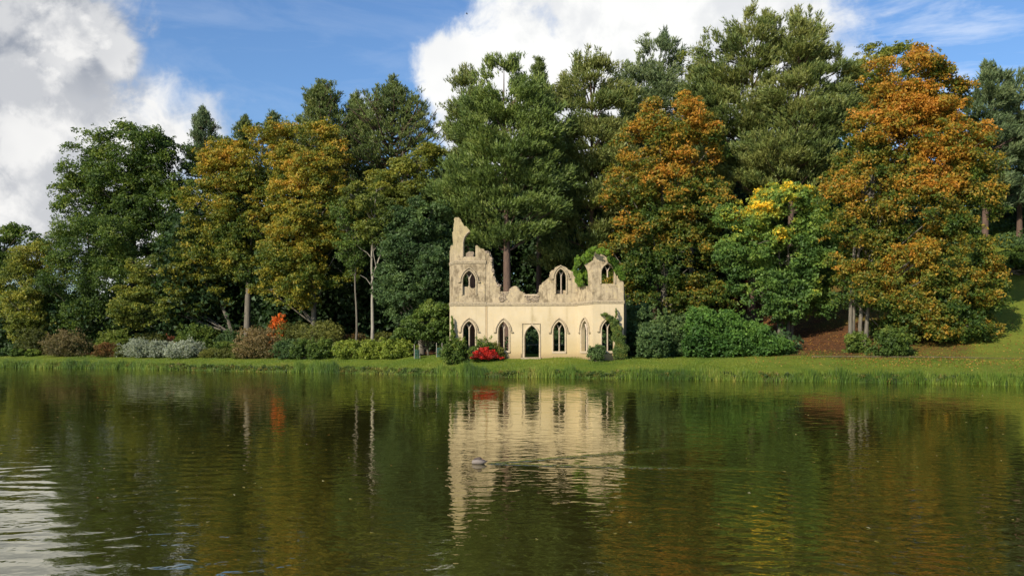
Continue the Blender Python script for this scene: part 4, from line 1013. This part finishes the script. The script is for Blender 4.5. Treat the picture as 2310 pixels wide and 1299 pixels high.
shrub(583, 82, 743, 810, 'brown green twiggy shrub in the middle of the border', PURP, .75, 9000, seed=21, leaf=.12)
shrub(655, 90, 732, 800, 'left half of the tall olive thicket under the golden beech', OLV, .6, 9000, seed=22, leaf=.13)
shrub(722, 92, 726, 802, 'tall olive thicket at the foot of the golden beech trunk', OLV, .65, 10000, seed=23, leaf=.13)
shrub(648, 48, 768, 810, 'dark leafy shrub below the flame orange sapling', HOLLY, .6, 4500, seed=24)
shrub(690, 46, 770, 810, 'dark green shrub at the foot of the tall olive thicket', GREEN, .45, 4500, seed=25)
shrub(731, 52, 768, 810, 'broad leaved mid green shrub left of the lime green shrubs', GREEN, .6, 5000, seed=26)
shrub(800, 60, 758, 790, 'rusty olive shrub behind the lime green shrubs', RUST, .3, 4000, seed=27)
shrub(870, 60, 752, 790, 'dull olive shrub behind the rightmost lime green shrub', OLV, .6, 4500, seed=28)
shrub(790, 60, 771, 810, 'leftmost lime green shrub', LIME, .62, 6500, seed=29)
shrub(842, 50, 773, 810, 'middle lime green shrub, the smallest of three', LIME, .6, 5500, seed=30)
shrub(895, 66, 768, 808, 'rightmost and largest lime green shrub', LIME, .6, 7000, seed=31)
shrub(627, 30, 711, 750, 'flame orange sapling glowing above the olive thicket', ORP, .5, 3200, Y=99, name='maple_sapling', seed=32, leaf=.16, flat=1.0, kn=.5)
# next to the ruin
RG = 'plants growing around the ruin'
shrub(1026, 48, 764, 808, 'dark green climber bush heaped at the left corner of the ruin', GREEN, .6, 8000, Y=79.0, seed=40, group=RG, leaf=.12)
shrub(1090, 48, 766, 806, 'green shrub rising behind the scarlet creeper', GREEN, .65, 4500, Y=79.1, seed=41, group=RG, leaf=.12)
shrub(1117, 30, 776, 806, 'small green and russet shrub on the right of the scarlet creeper', OLV, .8, 3000, Y=79.2, seed=42, group=RG, leaf=.11)
shrub(1345, 32, 781, 810, 'grey green bushy plant before the ruin right of centre', HOLLY, .85, 4500, Y=75.9, seed=44, group=RG, leaf=.11)
# rhododendrons and laurels at the right
LG = 'evergreen shrubs right of the ruin'
shrub(1432, 90, 690, 808, 'dark rhododendron touching the right corner of the ruin', HOLLY, .62, 17000, Y=80, seed=50, group=LG, leaf=.19)
shrub(1512, 84, 706, 808, 'dark rhododendron with a black hollow beneath it', HOLLY, .68, 15000, Y=78.5, seed=51, group=LG, leaf=.19)
shrub(1470, 60, 735, 808, 'lower rhododendron wedged between two taller ones', HOLLY, .6, 8000, Y=76.5, seed=52, group=LG, leaf=.18)
shrub(1610, 120, 705, 807, 'large bright glossy laurel, the left and tallest of the laurels', [(.024, .06, .012), (.045, .10, .018), (.075, .15, .024), (.11, .19, .03)], .55, 18000, Y=76.5, seed=53, group=LG, leaf=.19)
shrub(1690, 92, 735, 804, 'middle bright laurel sloping down to the right', [(.024, .06, .012), (.045, .10, .018), (.075, .15, .024), (.11, .19, .03)], .55, 12000, Y=75.6, seed=54, group=LG, leaf=.18)
shrub(1748, 72, 766, 800, 'lowest laurel at the foot of the chestnut stems', [(.024, .06, .012), (.045, .10, .018), (.075, .15, .024), (.11, .19, .03)], .5, 6500, Y=75.5, seed=55, group=LG, leaf=.16)
shrub(1930, 46, 752, 786, 'round green bush at the foot of the beech stems by the path', GREEN, .6, 4500, Y=74.3, seed=56, group=LG)
shrub(2012, 76, 742, 793, 'green leafy bush under the sweeping skirt of the orange beech', GREEN, .65, 9000, Y=72.0, seed=57, group=LG)

def ivy(name, label, blobs, W, pal, base, n, seed, leaf=.12, d=-.18, cat='ivy'):
    rg = np.random.default_rng(seed); C = []
    tot = sum(b[2] * b[3] for b in blobs)
    for (px, py, rx, rz) in blobs:
        t, z = W.q(px, py); s = W.A[1] / FPX; m = int(n * rx * rz / tot)
        a = rg.uniform(0, 6.28, m); r = np.sqrt(rg.random(m)) * (1 + .18 * np.sin(a * 5 + seed))
        tt = t + np.cos(a) * r * rx * s; zz = z + np.sin(a) * r * rz * s
        dep = d - .22 * np.sqrt(np.clip(1 - r * r, 0, 1)) + rg.uniform(-.06, .10, m) + .9 * (rg.random(m) < .35)
        p = W.A[None, :] + W.u[None, :] * tt[:, None] + W.n[None, :] * dep[:, None]
        C.append(np.stack([p[:, 0], p[:, 1], zz], -1))
    C = np.concatenate(C); C += .05 * np.stack([snoise(C, .25, 1), snoise(C, .25, 3), snoise(C, .25, 7)], -1)
    V = leaf_tris(rg, C, leaf, leaf * .9, unit(SUNB[None, :]), 1.0)
    col = colours(rg, C, snoise(C, .3, seed), C[:, 2].min(), C[:, 2].max(), pal, base, .1, .35, .4, .5, seed)
    root = empty(name, tuple(C.mean(0)), label, cat, RG)
    soup('foliage', V, M_LEAF, root, col)
    mb = MB()
    for i in range(12):
        a, b = C[rg.integers(len(C))], C[rg.integers(len(C))]
        mb.tube([a, (a + b) / 2, b], [.02, .02, .01], 3) if np.linalg.norm(a - b) < 1.2 else None
    if mb.V: mb.build('stem', M_BARK, root)
IV = [(.030, .062, .010), (.062, .115, .015), (.11, .185, .018), (.18, .26, .025)]
ivy('ivy', 'bright ivy clump draped over the wall left of the high bay pier', [(1310, 590, 10, 12), (1306, 610, 10, 14), (1313, 630, 14, 14), (1325, 582, 10, 8), (1335, 572, 9, 9), (1318, 640, 10, 6), (1297, 613, 7, 4), (1345, 563, 12, 6), (1358, 568, 8, 5)], Wf, IV, .62, 9000, 61, d=-.25)
ivy('ivy', 'ivy trailing down the right shoulder of the bay', [(1376, 585, 6, 7), (1386, 594, 9, 9), (1394, 608, 10, 11), (1402, 620, 8, 10), (1406, 628, 5, 6)], Wb, IV, .5, 5500, 62)
ivy('climber', 'bushy climber leaning over the right corner window of the ruin', [(1363, 710, 7, 4), (1374, 718, 9, 6), (1385, 728, 11, 9), (1391, 745, 11, 16), (1396, 768, 13, 20), (1402, 790, 15, 19), (1389, 708, 2, 10), (1390, 795, 8, 14)], Wb, [(.028, .055, .014), (.055, .09, .02), (.10, .14, .03), (.17, .17, .035)], .5, 14000, 63, d=-.3, cat='climber')
ivy('red_creeper', 'scarlet creeper spilling over the grass at the foot of the ruin', [(1098, 790, 14, 7), (1088, 797, 16, 7), (1112, 797, 15, 8), (1100, 803, 27, 6), (1122, 803, 9, 4), (1075, 804, 8, 3), (1136, 806, 4, 1.5)], Wm, REDP, .56, 5200, 65, leaf=.12, d=-1.75, cat='creeper')
ivy('climber', 'thin climber creeping up the left edge of the ruin', [(1022, 755, 5, 14), (1021, 735, 3, 14), (1020, 722, 1.5, 10)], Wt, LIME, .35, 1800, 64, cat='climber')

# ------------------------------------------------------------------ reeds, lawn, bank plants
def blades(rg, B, H, Wd, lean):
    n = len(B); a = rg.uniform(0, 6.28, n); side = np.stack([np.cos(a), np.sin(a) * .4, a * 0], -1)
    tip = B + np.stack([rg.normal(0, 1, n) * lean * H, rg.normal(0, 1, n) * lean * H, H], -1)
    return np.stack([B - side * Wd[:, None] / 2, B + side * Wd[:, None] / 2, tip], 1).reshape(-1, 3)
REED = [(.045, .09, .014), (.10, .17, .02), (.18, .24, .03), (.36, .31, .08)]
def reeds():
    rg = np.random.default_rng(5)
    n = 78000
    x = rg.uniform(-75, 60, n); d = rg.uniform(-.35, .9, n)
    y = shore(x) + d / .92; px = x / y * FPX + CX
    q = np.stack([x, y * 0, y * 0], -1)
    dens = .42 + .30 * snoise(q, 1.6) + .2 * snoise(q, .6, 3)
    tall = np.zeros(n)
    for a, b, w in ((-200, 380, .62), (664, 762, 1.0), (985, 1096, 1.0), (1182, 1300, .85), (1390, 1720, .55), (1780, 2440, .6)):
        tall = np.maximum(tall, w * sstep(a - 8, a + 12, px) * (1 - sstep(b - 12, b + 8, px)))
    keep = rg.random(n) < np.clip(dens * .55 + tall * .75, .08, 1)
    x, y, d, tall, px = x[keep], y[keep], d[keep], tall[keep], px[keep]; n = len(x)
    B = np.stack([x, y, np.maximum(ground(x, y), -.05)], -1)
    H = rg.uniform(.12, .34, n) * (1 + 1.6 * tall) * (.75 + .35 * snoise(B * [1, 0, 0], .7) + .2)
    H = np.clip(H, .1, 1.25); Wd = rg.uniform(.04, .085, n)
    V = blades(rg, B, H, Wd, .16)
    col = palette(REED, .29 + .30 * snoise(B * [1, 0, 0], 2.2) + .2 * snoise(B * [1, 0, 0], .5, 3) + .5 * (rg.random(n) - .5) - .12 * tall) * rg.uniform(.75, 1.2, (n, 1))
    tag(soup('reeds', V, M_GRASS, None, col), 'fringe of green reeds and sedge along the water edge', 'reeds', kind='stuff')
    # low mixed bank plants
    n = 900; C = []; cc = []
    for i in range(n):
        x0 = rg.uniform(-72, 52); d0 = rg.uniform(-.1, .75); y0 = shore(x0) + d0 / .92; z0 = gz(x0, y0); w = rg.uniform(.12, .4); m = 60
        dd = rdir(rg, m); C.append(np.array([x0, y0, max(z0, 0.02) + w * .3]) + dd * rg.uniform(.4, 1, (m, 1)) * [w, w * .7, w * .75]); cc.append(np.full(m, rg.choice([-.3, 0, 0, .25, .5])))
    C = np.concatenate(C); cc = np.concatenate(cc); V = leaf_tris(rg, C, .13, .10, SUNB, .8)
    col = palette([(.035, .06, .018), (.065, .10, .018), (.13, .15, .025), (.19, .13, .03)], .35 + cc + .3 * (rg.random(len(C)) - .5))
    tag(soup('bank_plants', V, M_GRASS, None, col), 'low tangled plants hanging over the bank', 'bank plants', kind='stuff')
    # lawn blades
    n = 130000; x = rg.uniform(-62, 50, n); d = .5 + 13 * rg.random(n) ** 1.25; y = shore(x) + d / .92
    keep = ~((y > 79) & (x > -5.9) & (x < 10.3)) & ~((y > 76.2) & (x > 6.5) & (x < 10)); keep &= ~((d > 10.2) & (x < -8))
    x, y, d = x[keep], y[keep], d[keep]
    B = np.stack([x, y, ground(x, y)], -1); H = rg.uniform(.05, .13, len(x)) * (1 + .5 * (d < 2)); V = blades(rg, B, H, rg.uniform(.03, .06, len(x)), .3)
    col = palette([(.065, .12, .012), (.12, .18, .016), (.19, .225, .024), (.29, .27, .06)], .42 + .25 * snoise(B * [1, 1, 0], 3.0) + .3 * (rg.random(len(x)) - .5)) * rg.uniform(.8, 1.2, (len(x), 1))
    tag(soup('grass', V, M_GRASS, None, col), 'short mown grass of the lakeside lawn', 'grass', kind='stuff')
    # fallen leaves under the beeches and on the slope
    n = 15000; x = rg.uniform(19, 52, n); y = 62 + rg.random(n) ** 1.2 * 34; d = (y - shore(x)) * .92
    w = np.exp(-((x - 31) / 9) ** 2) * sstep(4, 8, d) + .25 * sstep(3, 6, d); kp = rg.random(n) < w; x, y = x[kp], y[kp]
    B = np.stack([x, y, ground(x, y) + .05], -1); V = leaf_tris(rg, B, .12, .10, np.array([0, -.2, 1.]), 1.5)
    col = palette([(.12, .05, .02), (.26, .10, .03), (.42, .20, .04), (.5, .33, .07)], rg.random(len(B)))
    tag(soup('fallen_leaves', V, M_GRASS, None, col), 'scatter of copper fallen leaves under the beeches and on the slope', 'fallen leaves', kind='stuff')
    # leaves floating on the lake
    n = 170; y = 13 + 40 * rg.random(n) ** 1.1; x = (rg.uniform(-50, 2360, n) - CX) / FPX * y
    B = np.stack([x, y, y * 0 + .008], -1); V = leaf_tris(rg, B, .075, .05, np.array([0, 0, 1.]), 5)
    col = palette([(.35, .25, .05), (.5, .42, .12), (.45, .40, .25), (.4, .2, .05)], rg.random(n))
    tag(soup('floating_leaves', V, M_GRASS, None, col), 'few small yellow leaves floating on the lake', 'leaves', kind='stuff')
reeds()

# worn path crossing the slope at the right
def path_strip():
    n = 70; V = []; F = []
    for i in range(n):
        t = i / (n - 1); px = 1830 + t * 620; py = 806 + t * 9 - 3 * math.sin(t * 3.1)
        k = (px - CX) / FPX; ys = np.linspace(60, 90, 600); pyy = HOR - (ground(k * ys, ys) - EYE) / ys * FPX
        y = ys[np.argmin(np.abs(pyy - py))]; w = .22 + .06 * math.sin(i * 1.3)
        for s in (-1, 1):
            yy = y + s * w; xx = k * y; V.append((xx, yy, gz(xx, yy) + .075))
    for i in range(n - 1): F.append((2 * i, 2 * i + 2, 2 * i + 3, 2 * i + 1))
    m = stone_mat('trodden_earth', (.22, .16, .09), (.14, .11, .05), 4)
    tag(meshobj('path', V, F, m), kind='structure')
path_strip()

# ------------------------------------------------------------------ rail behind the ruin, tree guards
def rail():
    root = empty('rail_fence', (2, 85.5, gz(2, 85.5)), 'low wooden rail seen through the door and windows of the ruin', 'fence')
    z = EYE + (HOR - 777.5) * 85.5 / FPX
    m = stone_mat('weathered_wood', (.34, .29, .22), (.22, .18, .13), 8)
    for i, (a, b) in enumerate(((-.2, 3.8), (3.8, 7.8), (7.8, 11.8))):
        mb = MB(); mb.tube([(a, 85.5, z + .02), ((a + b) / 2, 85.5, z), (b, 85.5, z + .02)], [.035] * 3, 6); mb.build('rail', m, root)
    for x in (-.2, 3.8, 7.8, 11.8):
        mb = MB(); g = gz(x, 85.6); mb.tube([(x, 85.6, g - .2), (x, 85.6, z + .15)], [.055, .05], 8)
        o = mb.build('post', m, root)
rail()
def guards():
    m, N, b = mat_new('green_mesh'); b.inputs['Base Color'].default_value = (.05, .14, .12, 1); b.inputs['Roughness'].default_value = .6
    mw = stone_mat('stake_wood', (.34, .31, .26), (.24, .21, .17), 6)
    for i, (px, lab) in enumerate(((941, 'teal mesh tree guard farther from the ruin, before the maple'), (991, 'teal mesh tree guard nearest the left corner of the ruin'))):
        Y = 84.0; x = (px - CX) * Y / FPX; z0 = gz(x, Y)
        root = empty('tree_guard', (x, Y, z0), lab, 'tree guard', 'tree guards left of the ruin')
        mb = MB()
        for k in range(10):
            a = k * math.pi / 5; mb.tube([(x + .2 * math.cos(a), Y + .2 * math.sin(a), z0), (x + .2 * math.cos(a), Y + .2 * math.sin(a), z0 + .85)], [.014] * 2, 4)
        for h in (.1, .3, .5, .7, .85):
            mb.tube([(x + .2 * math.cos(a), Y + .2 * math.sin(a), z0 + h) for a in np.linspace(0, 6.283, 13)], [.014] * 13, 4)
        mb.build('mesh_cylinder', m, root)
        for s in (-1, 1):
            mb = MB(); mb.tube([(x + s * .26, Y - .02, z0 - .1), (x + s * .26, Y - .02, z0 + 1.35)], [.03, .028], 6); mb.build('stake', mw, root)
        shr = MB(); rgx = np.random.default_rng(i)
        C = np.array([x, Y, z0 + .6]) + rgx.normal(0, 1, (260, 3)) * [.1, .1, .25]
        soup('foliage', leaf_tris(rgx, C, .1, .07, SUNB, .6), M_LEAF, root, palette(GREEN, rgx.random(260)))
guards()

# ------------------------------------------------------------------ the bird on the water
def loft(rings, n=14):
    V = []; F = []
    for (c, rx, rz, ax) in rings:
        for j in range(n):
            a = 2 * math.pi * j / n; V.append((c[0] + ax[0] * rz * math.sin(a) * 0, c[1] + rx * math.cos(a), c[2] + rz * math.sin(a)))
    for i in range(len(rings) - 1):
        for j in range(n):
            k = (j + 1) % n; F.append((i * n + j, i * n + k, (i + 1) * n + k, (i + 1) * n + j))
    F.append(tuple(range(n - 1, -1, -1))); F.append(tuple((len(rings) - 1) * n + j for j in range(n)))
    return V, F
def bird():
    X, Y = -.78, 21.25
    root = empty('water_bird', (X, Y, 0), 'small grey brown water bird swimming with its head tucked back, trailing a wake', 'bird')
    m, N, b = mat_new('plumage')
    t = N.new('ShaderNodeTexCoord').outputs['Object']; sp = N.new('ShaderNodeSeparateXYZ'); N.l.new(t, sp.inputs[0])
    nz = N.noise(t, 28, 4, .6)
    k = N.mapr(N.m('ADD', N.m('MULTIPLY_ADD', sp.outputs[0], .35, sp.outputs[2]), N.m('MULTIPLY', N.m('SUBTRACT', nz, .5), .05)), -.19, -.13)
    N.l.new(N.mix(k, (.17, .14, .12), (.035, .027, .02)), b.inputs['Base Color']); b.inputs['Roughness'].default_value = .8
    rings = []
    for (x, z, ry, rz) in ((-.185, .035, .012, .012), (-.175, .04, .05, .04), (-.14, .045, .075, .058), (-.07, .05, .095, .07), (.0, .052, .10, .075), (.07, .05, .088, .066), (.12, .05, .06, .045), (.16, .06, .03, .02), (.19, .07, .012, .008)):
        rings.append(((X + x, Y, z), ry, rz, (1, 0)))
    V, F = loft(rings)
    # neck and head folded back over the shoulder, bill resting on the back
    body = meshobj('body', V, F, m, root, True)
    mb = MB()
    mb.tube([(X - .12, Y, .06), (X - .10, Y - .01, .105), (X - .05, Y - .02, .13), (X + .005, Y - .02, .135), (X + .04, Y - .02, .125), (X + .055, Y - .02, .12)], [.045, .035, .026, .034, .026, .010], 10)
    h = mb.build('head', stone_mat('head_feathers', (.10, .075, .06), (.05, .035, .03), 30), root, True)
    mb = MB(); mb.tube([(X + .05, Y - .02, .12), (X + .10, Y - .025, .112)], [.010, .003], 6); mb.build('bill', stone_mat('bill_horn', (.35, .18, .12), (.28, .14, .1), 20), root)
bird()
def flyer():
    c = P(1053, 32, 150)
    root = empty('flying_bird', tuple(c), 'tiny dark bird flying high in the blue sky', 'bird')
    m, N, b = mat_new('dark_feathers'); b.inputs['Base Color'].default_value = (.03, .03, .03, 1)
    V, F = loft([((c[0] + x, c[1], c[2]), r, r, (1, 0)) for x, r in ((-.2, .01), (-.1, .05), (0, .06), (.12, .04), (.22, .01))], 8)
    meshobj('body', V, F, m, root, True)
    for s in (-1, 1):
        V = [(c[0] - .07, c[1], c[2] + .01), (c[0] + .09, c[1], c[2] + .01), (c[0] + .06, c[1] + s * .25, c[2] + .12), (c[0] + .1, c[1] + s * .5, c[2] + .04), (c[0] - .06, c[1] + s * .25, c[2] + .13)]
        V += [(a, b_, z - .012) for a, b_, z in V]
        meshobj('wing', V, [(0, 1, 2, 4), (4, 2, 3), (5, 9, 7, 6), (9, 8, 7), (0, 4, 9, 5), (1, 6, 7, 2), (2, 7, 8, 3), (4, 3, 8, 9), (0, 5, 6, 1)], m, root)
flyer()
